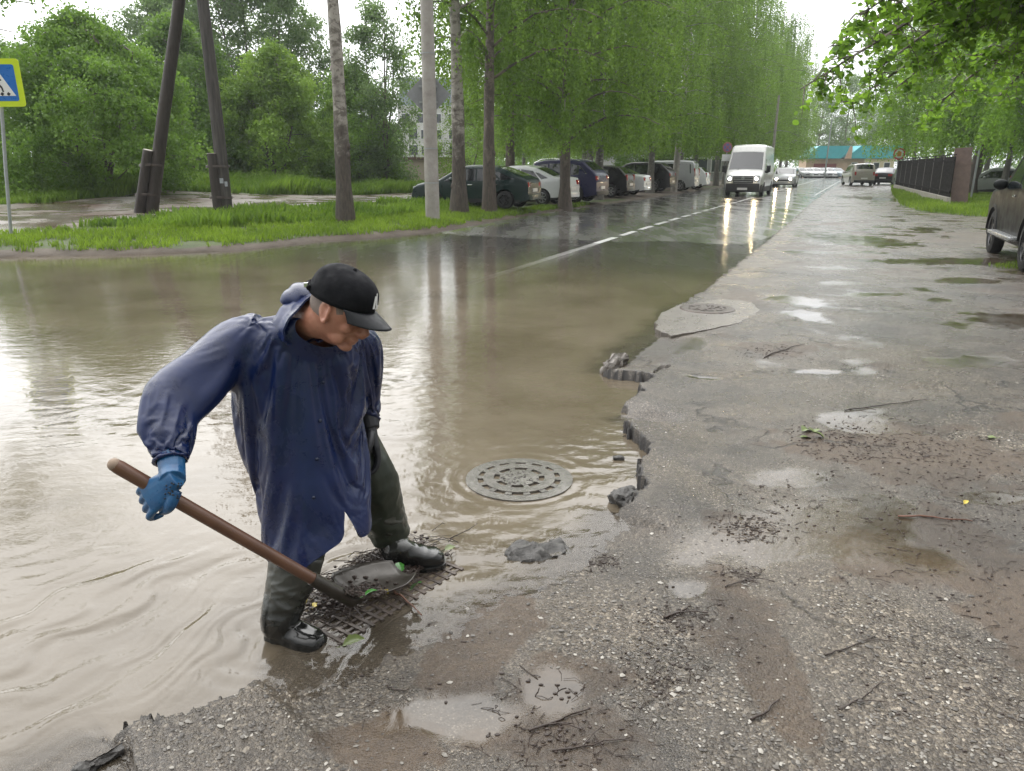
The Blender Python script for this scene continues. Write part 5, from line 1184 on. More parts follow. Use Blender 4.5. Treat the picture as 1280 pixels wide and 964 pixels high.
def hand(wr, fd, back, s=1.0, curls=(20, 40, 35), right=True, spread=.09, thumb=None):
    """palm, four fingers of their own length and bend, thumb from the side of the palm; +X fingers, +Z back of the hand"""
    fd = fd.normalized(); back = (back-fd*back.dot(fd)).normalized(); sd = back.cross(fd)
    if not right: sd = -sd
    M = Matrix(((fd.x, sd.x, back.x), (fd.y, sd.y, back.y), (fd.z, sd.z, back.z)))
    T = lambda x, y, z: wr+M @ Vector((x*s, y*s, z*s))
    mb = MB(); rings = []
    for x, hw, ht, z0 in ((-.016, .026, .022, .0), (.004, .031, .022, 0), (.03, .040, .020, .0), (.065, .046, .018, .002), (.092, .044, .015, .001)):
        rings.append(ellring(T(x, .0, z0), M @ Vector((0, hw*s, 0)), M @ Vector((0, 0, ht*s)), 18, 2.6))
    loft(mb, rings)
    for k, (y, ln, cadd) in enumerate(((.033, .078, -6), (.011, .088, 0), (-.011, .082, 4), (-.032, .064, 9))):
        p = Vector((.075, y, 0)); pts = [p.copy()]; an = 0; yaw = (1.5-k)*spread*.6
        pts.append(Vector((.092, y*1.04, .002))); p = pts[-1].copy()
        for j, f in enumerate((.46, .31, .23)):
            an += R(curls[j]+cadd); p = p+Vector((math.cos(an)*math.cos(yaw), math.sin(yaw), -math.sin(an)))*ln*f; pts.append(p.copy())
        mb.tube([T(*q) for q in smoothpath(pts, 3)], list(np.interp(np.linspace(0, 4, 13), range(5), [.0115*s, .0115*s, .0108*s, .0098*s, .0076*s])), 10)
        mb.ball(T(*pts[-1]), .0082*s, 8)
    tp = thumb or [(.012, .026, -.006), (.035, .052, -.016), (.062, .064, -.028), (.086, .060, -.036)]
    mb.tube([T(*q) for q in smoothpath(tp, 3)], list(np.interp(np.linspace(0, 3, 10), range(4), [.019*s, .0155*s, .0125*s, .009*s])), 10); mb.ball(T(*tp[-1]), .0092*s, 8)
    return mb
# shovel line first, so that the right hand closes on it
shA = P(143, 581, 1.99); shB = P(440, 752, 2.33); sdv = (shB-shA).normalized()
grip = shA+sdv*((P(203, 614, 2.06)-shA).dot(sdv))
cam_dir = (Vector((0, 0, H))-grip).normalized()
fdR = (P(160, 640, 2.06)-P(212, 600, 2.06)).normalized(); bkR = (cam_dir+Vector((0.0, 0, .35))).normalized()
bkR = (bkR-fdR*bkR.dot(fdR)).normalized()
wrR2 = grip-fdR*.070+bkR*.034
gR = hand(wrR2, fdR, bkR, 1.06, (30, 62, 48), True, .10, [(.012, .026, -.004), (.04, .05, .0), (.068, .052, -.012), (.094, .044, -.026)])
gL = hand(wrL+Vector((.012, 0, -.03)), Vector((.22, -.20, -.95)), Vector((.72, .25, .15)), 1.06, (22, 34, 30), False, .07)
body.tube([wrR, wrR2], [.03, .028], 10)
hb = remesh(body, .0042, 5, .5); bo = finish(shift(hb), 'body', None or pm('weathered_skin', (.42, .205, .135), .42, .22, 26, bump=.25, bscale=120, c2=(.33, .135, .085), bd=.002), per)
c = coords(hb); w4 = np.c_[c+np.array(OFF), np.ones(len(c))] @ np.array(HM.inverted()).T
# short grey stubble of the shaved hair: a second material on the scalp
M_HAIR = pm('shaved_grey_hair', (.19, .145, .12), .7, .4, 200, c2=(.13, .10, .085))
hb.materials.append(M_HAIR); fc = np.empty(len(hb.polygons)*3, np.float32); hb.polygons.foreach_get('center', fc)
lc = np.c_[fc.reshape(-1, 3)+np.array(OFF), np.ones(len(hb.polygons))] @ np.array(HM.inverted()).T
mi = ((lc[:, 2] > -.03+.03*(lc[:, 0] > -.02)+.25*np.maximum(0, lc[:, 0]-.0)) & (lc[:, 0] < .045) & (np.abs(lc[:, 1]) < .083) & (lc[:, 2] > -.055)).astype(np.int32)
ear = (np.abs(lc[:, 1]) > .0755) & (np.abs(lc[:, 0]) < .035) & (lc[:, 2] < .04); mi[ear] = 0
hb.polygons.foreach_set('material_index', mi); hb.update()
# ---- raincoat
M_COAT = NT('navy_nylon'); v = M_COAT.pos(); n1 = M_COAT.noise(v, 3.2, 5, .6); n2 = M_COAT.noise(v, 420, 2, .5)
wetm = M_COAT.mapr(M_COAT.noise(v, 6, 6, .7, .5), .42, .6)
M_COAT.base(M_COAT.mix(wetm, (.0022, .0098, .052), (.0032, .0142, .076)))
M_COAT.rough(M_COAT.mapr(wetm, 0, 1, .24, .38)); M_COAT.b.inputs['Sheen Weight'].default_value = .0; M_COAT.b.inputs['Sheen Roughness'].default_value = .4; M_COAT.b.inputs['Specular IOR Level'].default_value = .6
dr = M_COAT.vor(v, 210); drp = M_COAT.math('MULTIPLY', M_COAT.mapr(dr, .0, .22, 1, 0), M_COAT.mapr(M_COAT.noise(v, 14, 3), .5, .62))
nb = M_COAT.bump(M_COAT.noise(M_COAT.pos((1, 1, 1)), 40, 4, .55, .8), .15, .004); nb = M_COAT.bump(n2, .08, .001, nb); nb = M_COAT.bump(drp, .5, .0022, nb); M_COAT.normal(nb)
coat = MB(); legax = (Vector(((toL+heL)/2))-Vector(((toR+heR)/2))); legax.z = 0; legax.normalize(); lfr = legax.cross(Vector((0, 0, 1))); lfr = -lfr if lfr.y > 0 else lfr
ax2 = Vector((ax.x, ax.y, 0)).normalized()
def mixax(f): a = ax2.lerp(legax, f).normalized(); b = a.cross(Vector((0, 0, 1))); b = -b if b.y > 0 else b; return a, b.normalized()
hem_n = 40
RG = []
def ring(c, hw, hd, f, p=2.4, tilt=None, zf=None):
    a, b = mixax(f); a2 = a.copy()
    if tilt: a2 = (a2+Vector((0, 0, tilt))).normalized()
    rg_ = ellring(c, a2*hw, b*hd, hem_n, p)
    if zf: rg_ = [v+Vector((0, 0, zf((v-c).dot(a)/hw, (v-c).dot(b)/hd))) for v in rg_]
    RG.append(rg_)
RG.append(ellring(neckB+(nk-neckB).normalized()*.075, ax2*.082, mixax(0)[1]*.085, hem_n, 2))
ring(P(388, 390, 2.50), .088, .088, 0, 2)
ring(P(385, 403, 2.51), .12, .10, 0, 2.1, -.12)
ring(P(380, 420, 2.545), .205, .125, 0, 2.2, -.14)
ring(P(374, 448, 2.585), .235, .155, 0, 2.4, -.10)
ring(P(371, 495, 2.62), .238, .165, .05, 2.5)
ring(P(377, 545, 2.61), .222, .175, .15, 2.5)
ring(P(389, 595, 2.575), .212, .185, .35, 2.5)
ring(P(398, 638, 2.53), .208, .190, .6, 2.5)
# the hem: full length over the near leg, a split at the front, climbing over the far knee
def hemz(u, w): return .0+.085*max(0, u)+(.10*math.exp(-((u-.22)/.10)**2) if w > 0 else .05)
ring(P(400, 682, 2.49), .222, .182, .75, 2.6)
ring(P(401, 715, 2.47), .225, .182, .8, 2.6)
loft(coat, RG)
coat.tube(*spath([shR.lerp(neckB, .45)+Vector((0, 0, -.01)), shR, shR.lerp(elR, .5), elR, elR.lerp(wrR, .5), wrR.lerp(elR, .06)], [.083, .089, .079, .078, .071, .057], 4), 24)
coat.tube(*spath([shL.lerp(neckB, .4), shL, shL.lerp(elL, .5), elL, elL.lerp(wrL, .5), wrL.lerp(elL, .05)], [.08, .092, .084, .078, .07, .060], 4), 20)
HEM = ((320, 654, 2.44), (352, 654, 2.38), (400, 652, 2.34), (421, 648, 2.35), (429, 612, 2.38), (441, 652, 2.38), (456, 645, 2.44), (476, 606, 2.55), (492, 596, 2.64))
VOX, GROW, BEND, NFR, FORM_IN = .0112, -.16, .03, 24, .026
# the cloth is hung: cut open at neck, cuffs and hem, let loose by a tenth and dropped on a slightly smaller form
def segd(c, a, b):
    a, b = np.array(a), np.array(b); d = b-a; t = np.clip(((c-a) @ d)/(d @ d), 0, 1); return np.linalg.norm(c-a-t[:, None]*d, axis=1), t, d
def angl(c, a, b):
    a, b = np.array(a), np.array(b); d = (b-a)/np.linalg.norm(b-a); r = c-a; r = r-(r @ d)[:, None]*d; e1 = np.cross(d, [.3, .1, .9]); e1 /= np.linalg.norm(e1); e2 = np.cross(d, e1); return np.arctan2(r @ e2, r @ e1)
ridge = lambda x, y, s: (1-np.abs(2*vnoise(x, y, s)-1))**1.6
tri = lambda x: 2*np.abs(x-np.floor(x+.5))
def crumple(x, y, seed, f=1.0, n=6, bias=0.0, spread=1.2):
    """flat facets between sharp creases, as thin nylon folds"""
    rg = np.random.default_rng(seed); h = 0
    for i in range(n):
        th = bias+rg.uniform(-spread, spread); fr_ = f*1.45**i*rg.uniform(.85, 1.15); p = x*math.cos(th)+y*math.sin(th); q = -x*math.sin(th)+y*math.cos(th)
        w = vnoise(x*f*.55+i*3.1, y*f*.55+i*1.7, seed+i); m = sstep(.30, .62, vnoise(x*f*.8+i*5.3, y*f*.8-i*2.9, seed+40+i))
        h = h+(tri(p*fr_+1.6*w+.35*vnoise(q*f, p*f, seed+60+i))-.5)*m/(1.45**i)
    return h
def relax(me, it, f):
    c = coords(me); e = np.empty(len(me.edges)*2, np.int32); me.edges.foreach_get('vertices', e); e = e.reshape(-1, 2); cnt = np.bincount(e.ravel(), minlength=len(c))[:, None]
    for _ in range(it):
        s = np.zeros_like(c)
        for k in range(3): s[:, k] = np.bincount(e[:, 0], c[e[:, 1], k], len(c))+np.bincount(e[:, 1], c[e[:, 0], k], len(c))
        c = c*(1-f)+f*s/np.maximum(cnt, 1)
    setco(me, c)
ah, bh = mixax(.75); hc0 = np.array(P(398, 682, 2.49))
hp = sorted([((np.array(P(px, py, yy))-hc0) @ np.array(ah), P(px, py, yy).z) for px, py, yy in HEM])
def hem_of(c):
    uh = (c-hc0) @ np.array(ah); wh = (c-hc0) @ np.array(bh); z = np.interp(uh, [p[0] for p in hp], [p[1] for p in hp]); return np.where(wh < -.03, np.maximum(z, .29), z)
wd_ = MB()
wd_.tube(*spath([hpR, hpR.lerp(knR, .5), knR, knR.lerp(anR, .22), knR.lerp(anR, .42)], [.095, .09, .086, .092, .092], 4), 24)
wd_.tube(*spath([hpL, hpL.lerp(knL, .5), knL, knL.lerp(anL, .5), anL], [.10, .092, .086, .088, .082], 4), 24)
leg_form = remesh(wd_, .012, 4)
form = remesh(coat, .011, 10); fcx = coords(form); fn = normals(form)
lowz = sstep(.62, .36, fcx[:, 2]); setco(form, fcx-fn*(FORM_IN+.012*lowz)[:, None])
cm = remesh(coat, VOX, 8); c = coords(cm); nn = normals(cm)
dR2, tR2, _ = segd(c, elR, wrR); dL2, tL2, _ = segd(c, elL, wrL); dR1, tR1, _ = segd(c, shR, elR); sR = np.minimum(dR1, dR2)
zh = hem_of(c); cl_ = (c[:, 2] < zh) & (sR > .125); c[:, 2] = np.where(cl_, zh, c[:, 2])
c = c+nn*(.006*(fbm(c[:, 0]*9+c[:, 1]*5, c[:, 2]*9-c[:, 1]*4, 480, 3)-.5))[:, None]
neck_d = np.linalg.norm(c-np.array(neckB), axis=1); topn = (c-np.array(neckB)) @ np.array((nk-neckB).normalized())
cutn = (topn > .05) & (neck_d < .13)
cutw = ((dR2 < .11) & (tR2 > .925)) | ((dL2 < .09) & (tL2 > .945))
bm = bmesh.new(); bm.from_mesh(cm); bm.verts.ensure_lookup_table()
for v, q in zip(bm.verts, c): v.co = q
kill = [f for f in bm.faces if all(cl_[v.index] for v in f.verts) or all(cutn[v.index] for v in f.verts) or all(cutw[v.index] for v in f.verts)]
bmesh.ops.delete(bm, geom=kill, context='FACES'); lv = [v for v in bm.verts if not v.link_faces]; bmesh.ops.delete(bm, geom=lv, context='VERTS')
bm.to_mesh(cm); bm.free()
co = bpy.data.objects.new('tmp_coat', cm); COL.objects.link(co); fo = bpy.data.objects.new('tmp_form', form); COL.objects.link(fo)
lo_ = bpy.data.objects.new('tmp_legs', leg_form); COL.objects.link(lo_)
for t_ in (fo, lo_): t_.modifiers.new('c', 'COLLISION'); t_.collision.thickness_outer = .004; t_.collision.cloth_friction = 12; t_.collision.damping = .6
c = coords(cm); dR2, tR2, _ = segd(c, elR, wrR); dL2, tL2, _ = segd(c, elL, wrL); topn = (c-np.array(neckB)) @ np.array((nk-neckB).normalized()); neck_d = np.linalg.norm(c-np.array(neckB), axis=1)
pin = (((topn > .0) & (neck_d < .15)) | ((dR2 < .12) & (tR2 > .90)) | ((dL2 < .1) & (tL2 > .92)))
vg = co.vertex_groups.new(name='pin'); vg.add([int(i) for i in np.nonzero(pin)[0]], 1.0, 'REPLACE')
cl = co.modifiers.new('cloth', 'CLOTH'); st = cl.settings; st.quality = 6; st.mass = .18; st.air_damping = 2.0; st.tension_stiffness = 25; st.compression_stiffness = 25; st.shear_stiffness = 8; st.bending_stiffness = BEND
st.tension_damping = 8; st.compression_damping = 8; st.shear_damping = 8; st.bending_damping = .8; st.shrink_min = GROW; st.vertex_group_mass = 'pin'; st.pin_stiffness = 1
vs_ = co.vertex_groups.new(name='sleeve'); dd_ = np.minimum(np.minimum(dR2, segd(c, shR, elR)[0]), np.minimum(dL2, segd(c, shL, elL)[0])); ww_ = sstep(.15, .11, dd_)
for i_, w_ in enumerate(ww_):
    if w_ > .01: vs_.add([i_], float(w_), 'REPLACE')
st.vertex_group_shrink = 'sleeve'; st.shrink_max = -.075
cl.collision_settings.distance_min = .003; cl.collision_settings.collision_quality = 3; cl.collision_settings.use_self_collision = False
sc.frame_start = 1; sc.frame_end = 60; cl.point_cache.frame_start = 1; cl.point_cache.frame_end = 60
for f_ in range(1, NFR+1): sc.frame_set(f_)
dg = bpy.context.evaluated_depsgraph_get(); cm2 = bpy.data.meshes.new_from_object(co.evaluated_get(dg)); sc.frame_set(1)
bpy.data.objects.remove(co); bpy.data.objects.remove(fo); bpy.data.objects.remove(lo_)
bm = bmesh.new(); bm.from_mesh(cm2); bv = [v for v in bm.verts if v.is_boundary]
for _ in range(10):      # even out the cut edges
    nw = {}
    for v in bv:
        nb_ = [e.other_vert(v) for e in v.link_edges if e.is_boundary]
        if len(nb_) == 2: nw[v] = v.co*.5+(nb_[0].co+nb_[1].co)*.25
    for v, q in nw.items(): v.co = q
bm.to_mesh(cm2); bm.free()
coat_o = finish(shift(cm2), 'raincoat', M_COAT.m, per)
sd_ = coat_o.modifiers.new('t', 'SOLIDIFY'); sd_.thickness = .003; sd_.offset = 0; sb_ = coat_o.modifiers.new('s', 'SUBSURF'); sb_.levels = 1; sb_.render_levels = 2
# ---- collar and hood
def strip_shell(rows, name, mat, th, parent, wr_seed=0, amp=.004):
    nr, nc = len(rows), len(rows[0]); V = np.array([[tuple(v) for v in r_] for r_ in rows])
    cen = V.reshape(-1, 3).mean(0)
    gu = np.gradient(V, axis=1); gv = np.gradient(V, axis=0); nn = unit(np.cross(gu, gv)); 
    if ((nn*(V-cen)).sum()) < 0: nn = -nn
    ii, jj = np.mgrid[0:nr, 0:nc]; w = (ridge(jj*.45+wr_seed, ii*.30, 420+wr_seed)-.4)*amp*2
    V = V+nn*w[..., None]; A_ = V; B_ = V-nn*th
    mb = MB(); allv = [tuple(v) for v in A_.reshape(-1, 3)]+[tuple(v) for v in B_.reshape(-1, 3)]; m = nr*nc; fs = []
    I = lambda i, j, k=0: k*m+i*nc+j
    for i in range(nr-1):
        for j in range(nc-1): fs += [(I(i, j), I(i, j+1), I(i+1, j+1), I(i+1, j)), (I(i, j, 1), I(i+1, j, 1), I(i+1, j+1, 1), I(i, j+1, 1))]
    for i in range(nr-1): fs += [(I(i, 0), I(i+1, 0), I(i+1, 0, 1), I(i, 0, 1)), (I(i, nc-1), I(i, nc-1, 1), I(i+1, nc-1, 1), I(i+1, nc-1))]
    for j in range(nc-1): fs += [(I(0, j), I(0, j, 1), I(0, j+1, 1), I(0, j+1)), (I(nr-1, j), I(nr-1, j+1), I(nr-1, j+1, 1), I(nr-1, j, 1))]
    mb.add([Vector(v)-OFF for v in allv], fs); return mb.build(name, mat, parent, 60)
nd = (nk-neckB).normalized()
ca = ax2; cb = (fr-nd*fr.dot(nd)).normalized(); ca = (ca-nd*ca.dot(nd)).normalized()
rows = []
for i in range(9):
    f = i/8; rr = []
    for j in range(41):
        w = R(-90+22+(360-44)*j/40); cs, sn = -math.cos(w+PI/2), -math.sin(w+PI/2)
        w2 = 22+(316)*j/40; a_ = R(w2); lx, ly = math.sin(a_), math.cos(a_)      # 0 deg = front
        rad = .125-.022*f+.03*max(0, f-.6)*1.2; ht = -.02+.105*f*(1-.25*max(0, ly))
        rr.append(neckB+ca*lx*rad*1.05+cb*ly*(rad)+nd*ht-cb*.012)
    rows.append(rr)
strip_shell(rows, 'collar', M_COAT.m, .006, coat_o, 3, .004)
# turned-down flap of the collar at the camera side
hd = MB(); hc = neckB-cb*.085+Vector((-.025, .02, -.004))
hd.ball(hc, (.14, .07, .050), 26, M=Matrix.Rotation(math.atan2(ca.y, ca.x), 3, 'Z') @ Matrix.Rotation(.25, 3, 'X')); hd.ball(hc+ca*.10+Vector((0, 0, -.01)), (.07, .06, .05), 20)
hm = remesh(hd, .006, 5); c = coords(hm); nn = normals(hm); dsp = .014*crumple(c[:, 0]+c[:, 1]*.4, c[:, 2]-c[:, 1]*.3, 431, 6, 5, .4, 1.0); setco(hm, c+nn*(dsp)[:, None]); relax(hm, 1, .3)
finish(shift(hm), 'hood', M_COAT.m, coat_o)
q = MB()
for k in range(4):      # snap buttons on the flap
    p_ = P(404-4*k, 478+48*k, 2.40); 
    d_ = ray(404-4*k, 478+48*k)
    best = None
    tree = None
    hit = coat_o.ray_cast(Vector((0, 0, H))-OFF, d_.normalized())
    if hit[0]: q.ball(hit[1], (.007, .007, .007), 8)
if q.v: q.build('snap_button', pm('navy_snap', (.012, .02, .05), .25), coat_o, 60)
# ---- cap
capm = MB(); nu, nv = 48, 16; vs = []; fs = []
def capedge(w): return .030+.014*math.cos(w)-.004*abs(math.sin(w))
for i in range(nv+1):
    f = i/nv
    for k in range(nu):
        w = 2*PI*k/nu; zc = capedge(w); a = f*PI/2
        rx, ry = .1115, .0915; seam = 1-.010*math.exp(-((((w*6/(2*PI))+.5) % 1-.5)/.06)**2)*math.sin(a*1.0+.3)
        bul = 1+.055*math.sin(PI*min(1, f*1.25))
        r_ = math.cos(a)**.62*seam*bul; z = zc+(.138-zc)*math.sin(a)**.95
        vs.append(HM @ Vector((rx*r_*math.cos(w)-.006, ry*r_*math.sin(w), z))-OFF)
for i in range(nv):
    for k in range(nu): fs.append((i*nu+k, i*nu+(k+1) % nu, (i+1)*nu+(k+1) % nu, (i+1)*nu+k))
capm.add(vs, fs)
M_CAP = pm('black_cotton', (.005, .0055, .007), .8, .35, 14, bump=.5, bscale=45, c2=(.008, .0085, .011), bd=.004, spec=.18)
cap = capm.build('cap', M_CAP, per, 50); sol = cap.modifiers.new('s', 'SOLIDIFY'); sol.thickness = .003; sol.offset = -1
q = MB(); q.ball(HM @ Vector((-.006, 0, .138))-OFF, .0075, 8); q.build('cap_button', M_CAP, cap, 60)
bm_ = MB(); nr, nc = 10, 19; vs = []
for i in range(nr):
    for j in range(nc):
        w = R(-62+124*j/(nc-1)); f = i/(nr-1); ext = .078*(math.cos(w*1.28)**.55 if math.cos(w*1.28) > 0 else 0)*f
        x = .1115*math.cos(w)*1.02-.006+ext; y = .0915*math.sin(w)*1.04*(1+.06*f*0); z = capedge(w)+.004-.010*f-.020*(abs(y)/.09)**2*f-.006*f*f
        vs.append(HM @ Vector((x, y, z))-OFF)
bm_.add(vs, [(i*nc+j, (i+1)*nc+j, (i+1)*nc+j+1, i*nc+j+1) for i in range(nr-1) for j in range(nc-1)])
br_ = bm_.build('brim', pm('dark_grey_brim', (.011, .0125, .016), .5, .3, 30, bump=.3, bscale=200, bd=.002, spec=.4), cap, 60); sol = br_.modifiers.new('s', 'SOLIDIFY'); sol.thickness = .004
q = MB()      # the small white mark on the front panel
def cappt(w, f, off=.004):
    zc = capedge(w); a = f*PI/2; r_ = math.cos(a)**.62*(1+.055*math.sin(PI*min(1, f*1.25))); z = zc+(.138-zc)*math.sin(a)**.95; return HM @ Vector(((.1115*r_+off)*math.cos(w)-.006, (.0915*r_+off)*math.sin(w), z))-OFF
for w0, w1, f0, f1 in ((-.20, -.08, .14, .44), (-.06, .02, .20, .50), (-.06, .10, .12, .22)):
    q.add([cappt(w0, f0), cappt(w1, f0), cappt(w1+.03, f1), cappt(w0+.03, f1)], [(0, 1, 2, 3)])
q.build('cap_emblem', pm('white_embroidery', (.75, .75, .74), .7, .1, 80), cap)
q = MB(); q.tube([cappt(PI+a_, .06, .003) for a_ in np.linspace(-.75, .75, 9)], .010, 6); q.build('cap_strap', M_CAP, cap, 60)
q = MB(); q.box(cappt(PI+.62, .07, .012), (.014, .014, .016)); q.build('strap_buckle', M_CHROME, cap, bevel=.003)
# ---- gloves
M_GLB = pm('blue_rubber_glove', (.018, .105, .235), .33, .35, 30, bump=.3, bscale=90, c2=(.010, .06, .16), bd=.003)
M_GLK = pm('black_glove', (.012, .013, .017), .45, .3, 30, bump=.3, bscale=90, bd=.003)
gR.tube([wrR2, wrR2.lerp(wrR, .6), wrR.lerp(elR, .22)], [.036, .037, .040], 14)
gL.tube([wrL+Vector((.012, 0, -.03)), wrL.lerp(elL, .3)], [.036, .050], 14)
gr_ = finish(shift(remesh(gR, .0028, 3)), 'glove', M_GLB, per); gr_['label'] = 'blue rubber glove gripping the shovel handle'
gl_ = finish(shift(remesh(gL, .0032, 3)), 'glove', M_GLK, per); gl_['label'] = 'black glove hanging beside the coat'
q = MB(); rg = np.random.default_rng(3)     # black print on the back of the blue glove
ray0 = Vector((0, 0, H))
for k in range(26):
    hit = gr_.ray_cast(ray0-OFF, ray(rg.uniform(206, 229), rg.uniform(602, 624)).normalized())
    if hit[0]: q.ball(hit[1], (.0035, .0022, .0028), 5)
if q.v: q.build('glove_print', pm('dark_glove_print', (.012, .018, .03), .5), gr_, 60)
# ---- waders and boots
M_WADER = pm('dark_olive_rubber', (.034, .042, .030), .36, .35, 6, bump=.25, bscale=30, bd=.006)
M_BOOT = pm('wet_black_rubber', (.013, .013, .013), .13, .4, 6, coat=.8, bump=.06, bscale=14)
q = NT('rubber_boot_wet_below'); v = q.pos(); z_ = q.n('ShaderNodeSeparateXYZ'); q.l(v, z_.inputs[0]); n_ = q.noise(v, 9, 5, .6)
wz = q.math('ADD', q.mapr(z_.outputs[2], .07, .24), q.mapr(n_, .3, .7, -.25, .25), clamp=True)
q.base(q.mix(wz, (.011, .0115, .011), (.058, .060, .050))); q.rough(q.mapr(wz, 0, 1, .14, .36)); q.b.inputs['Coat Weight'].default_value = .35; q.normal(q.bump(q.noise(v, 16, 4), .15, .006)); M_SHAFT = q.m; M_BOOT = q.m
def folds_leg(me, a, b, amp, k, seed):
    c = coords(me); nn = normals(me); d, t, _ = segd(c, a, b); an = angl(c, a, b)
    setco(me, c+nn*(amp*(ridge(t*k+an*.5, an*.7+t, seed)-.4)+.5*amp*(ridge(t*k*2.3-an, an*1.3, seed+1)-.4))[:, None]); relax(me, 1, .4)
wm = remesh(wd_, .006, 4); folds_leg(wm, knR, anR, .006, 7, 441); folds_leg(wm, knL, anL, .008, 4, 443); finish(shift(wm), 'waders', M_WADER, per)
def boot(kn, an, he, to, top_f, r_top, r_an, shaft_mat, seed):
    fdir = (to-he); fdir.z = 0; ln = fdir.length; fdir.normalize(); sd = Vector((-fdir.y, fdir.x, 0)); z0 = he.z
    mb = MB(); rings = []
    # foot: sections from heel to toe
    for f, hw, ht in ((.0, .030, .085), (.06, .040, .105), (.2, .046, .125), (.36, .047, .115), (.5, .049, .094), (.66, .054, .078), (.82, .052, .068), (.93, .042, .058), (1.0, .022, .040)):
        c_ = he+fdir*ln*f+Vector((0, 0, ht/2)); rings.append(ellring(c_, sd*hw, Vector((0, 0, ht/2)), 22, 2.7))
    loft(mb, rings)
    mb.tube(*spath([he+fdir*ln*.22+Vector((0, 0, .06)), an, an.lerp(kn, .2), an.lerp(kn, .5), an.lerp(kn, top_f)], [.058, r_an*.92, r_an, r_top*.97, r_top], 4), 24)
    me = remesh(mb, .005, 5); folds_leg(me, he+fdir*ln*.25, an.lerp(kn, .5), .007, 5, seed)
    o = finish(shift(me), 'boot', [shaft_mat, M_BOOT], per)
    fc = np.empty(len(me.polygons)*3, np.float32); me.polygons.foreach_get('center', fc); z = fc.reshape(-1, 3)[:, 2]+OFF.z
    me.polygons.foreach_set('material_index', (z < an.z+.055).astype(np.int32)); me.update()
    s = MB(); out = []
    for f, hw in ((-.015, .02), (.0, .036), (.1, .045), (.35, .047), (.5, .047), (.68, .057), (.85, .054), (.96, .040), (1.012, .02)): out.append((f, hw))
    poly = [(he+fdir*ln*f+sd*hw) for f, hw in out]+[(he+fdir*ln*f-sd*hw) for f, hw in out[::-1]]
    s.prism([(p_.x-OFF.x, p_.y-OFF.y) for p_ in poly], z0-.012, z0+.014); s.build('sole', M_BOOT, o, bevel=.003)
    return o
boot(knR, anR, heR, toR, .62, .096, .072, M_SHAFT, 451)['label'] = 'rubber boot standing in the muddy water with a charcoal shaft'
boot(knL, anL, heL, toL, .18, .084, .074, M_BOOT, 453)['label'] = 'glossy black rubber boot standing on the drain'
# ================================================================== SHOVEL, DRAIN AND MANHOLES
M_SHAFTW = pm('worn_brown_wood', (.155, .075, .042), .38, .45, 5, bump=.2, bscale=30, stretch=(1, 1, 1), coat=.35, c2=(.085, .038, .022), bd=.003)
M_BLADE = pm('dark_wet_steel', (.050, .044, .037), .34, .5, 14, metal=.3, coat=.12, bump=.3, bscale=50, c2=(.028, .022, .016), bd=.003)
shv = empty('shovel', shB, 0, 'long wooden handled shovel with a dark steel scoop held over the drain', 'shovel')
A_ = shA-shB
MB().tube([A_, A_*.985, A_*.5, A_*.02], [.0185, .0205, .0205, .0195], 16).build('handle', M_SHAFTW, shv, 50)
MB().ball(A_, (.019, .019, .019), 12).build('handle_end', pm('pale_worn_wood', (.30, .22, .16), .6, .4, 20), shv, 60)
# scoop: dished sheet carrying on along the handle, flattening to the ground
side_ = sdv.cross(Vector((0, 0, 1))).normalized(); fl_ = Vector((sdv.x, sdv.y, 0)).normalized(); fl_ = (Matrix.Rotation(R(18), 3, 'Z') @ fl_)
side_ = fl_.cross(Vector((0, 0, 1))).normalized()
nr, nc = 14, 15; vs = []
for i in range(nr):
    f = i/(nr-1)
    for j in range(nc):
        k = (j/(nc-1)*2-1); w = .118*(min(1, f*5+.45))*(1-.55*max(0, f-.62)**1.6/.38**1.6*.8); y = k*w
        z = -.012+.050*abs(k)**2.2*(1-.45*f)+.075*max(0, .25-f)*0-.012*f+.045*math.exp(-(f/.10)**2)*(1-abs(k))
        vs.append(fl_*(f*.27-.03)+side_*y+Vector((0, 0, z+.03)))
q = MB().add(vs, [(i*nc+j, i*nc+j+1, (i+1)*nc+j+1, (i+1)*nc+j) for i in range(nr-1) for j in range(nc-1)]); bl = q.build('blade', M_BLADE, shv, 60); sol = bl.modifiers.new('s', 'SOLIDIFY'); sol.thickness = .004; sol.offset = 0
MB().tube([A_*.20, A_*.08, Vector((0, 0, .004)), fl_*.07+Vector((0, 0, -.006))], [.0225, .0235, .024, .010], 14).build('socket', M_BLADE, shv, 60)
# drain grate: diagonal lattice in a frame, half awash
g0 = G(392, 792, .0); g1 = G(552, 697, .0); gd = (g1-g0); gd.z = 0; gl_n = gd.length; gd.normalize(); gs = Vector((gd.y, -gd.x, 0)); gW = .27
gc = (g0+g1)/2+gs*.02; dr_ = empty('drain_grate', (gc.x, gc.y, -.003), math.atan2(gd.y, gd.x), 'rusty rectangular drain grate with square holes under the shovel', 'drain grate')
hl_, hw_ = gl_n/2+.02, gW/2
fr_ = MB()
for s_ in (1, -1): fr_.box((0, s_*hw_, -.02), (hl_*2, .018, .036)); fr_.box((s_*(hl_-.009), 0, -.0205), (.018, hw_*2-.019, .034))
fr_.build('frame', M_IRON, dr_, bevel=.004)
q = MB(); n1_, n2_ = 16, 8
for i in range(1, n1_): q.box((-hl_+2*hl_*i/n1_, 0, -.008), (.015, hw_*2-.03, .030))
for j in range(1, n2_): q.box((0, -hw_+2*hw_*j/n2_, -.0085), (hl_*2-.06, .014, .026))
q.build('lattice', M_IRON, dr_, bevel=.002)
MB().box((0, 0, -.06), (hl_*2-.06, hw_*2-.04, .03)).build('shaft_floor', M_UNDER, dr_)
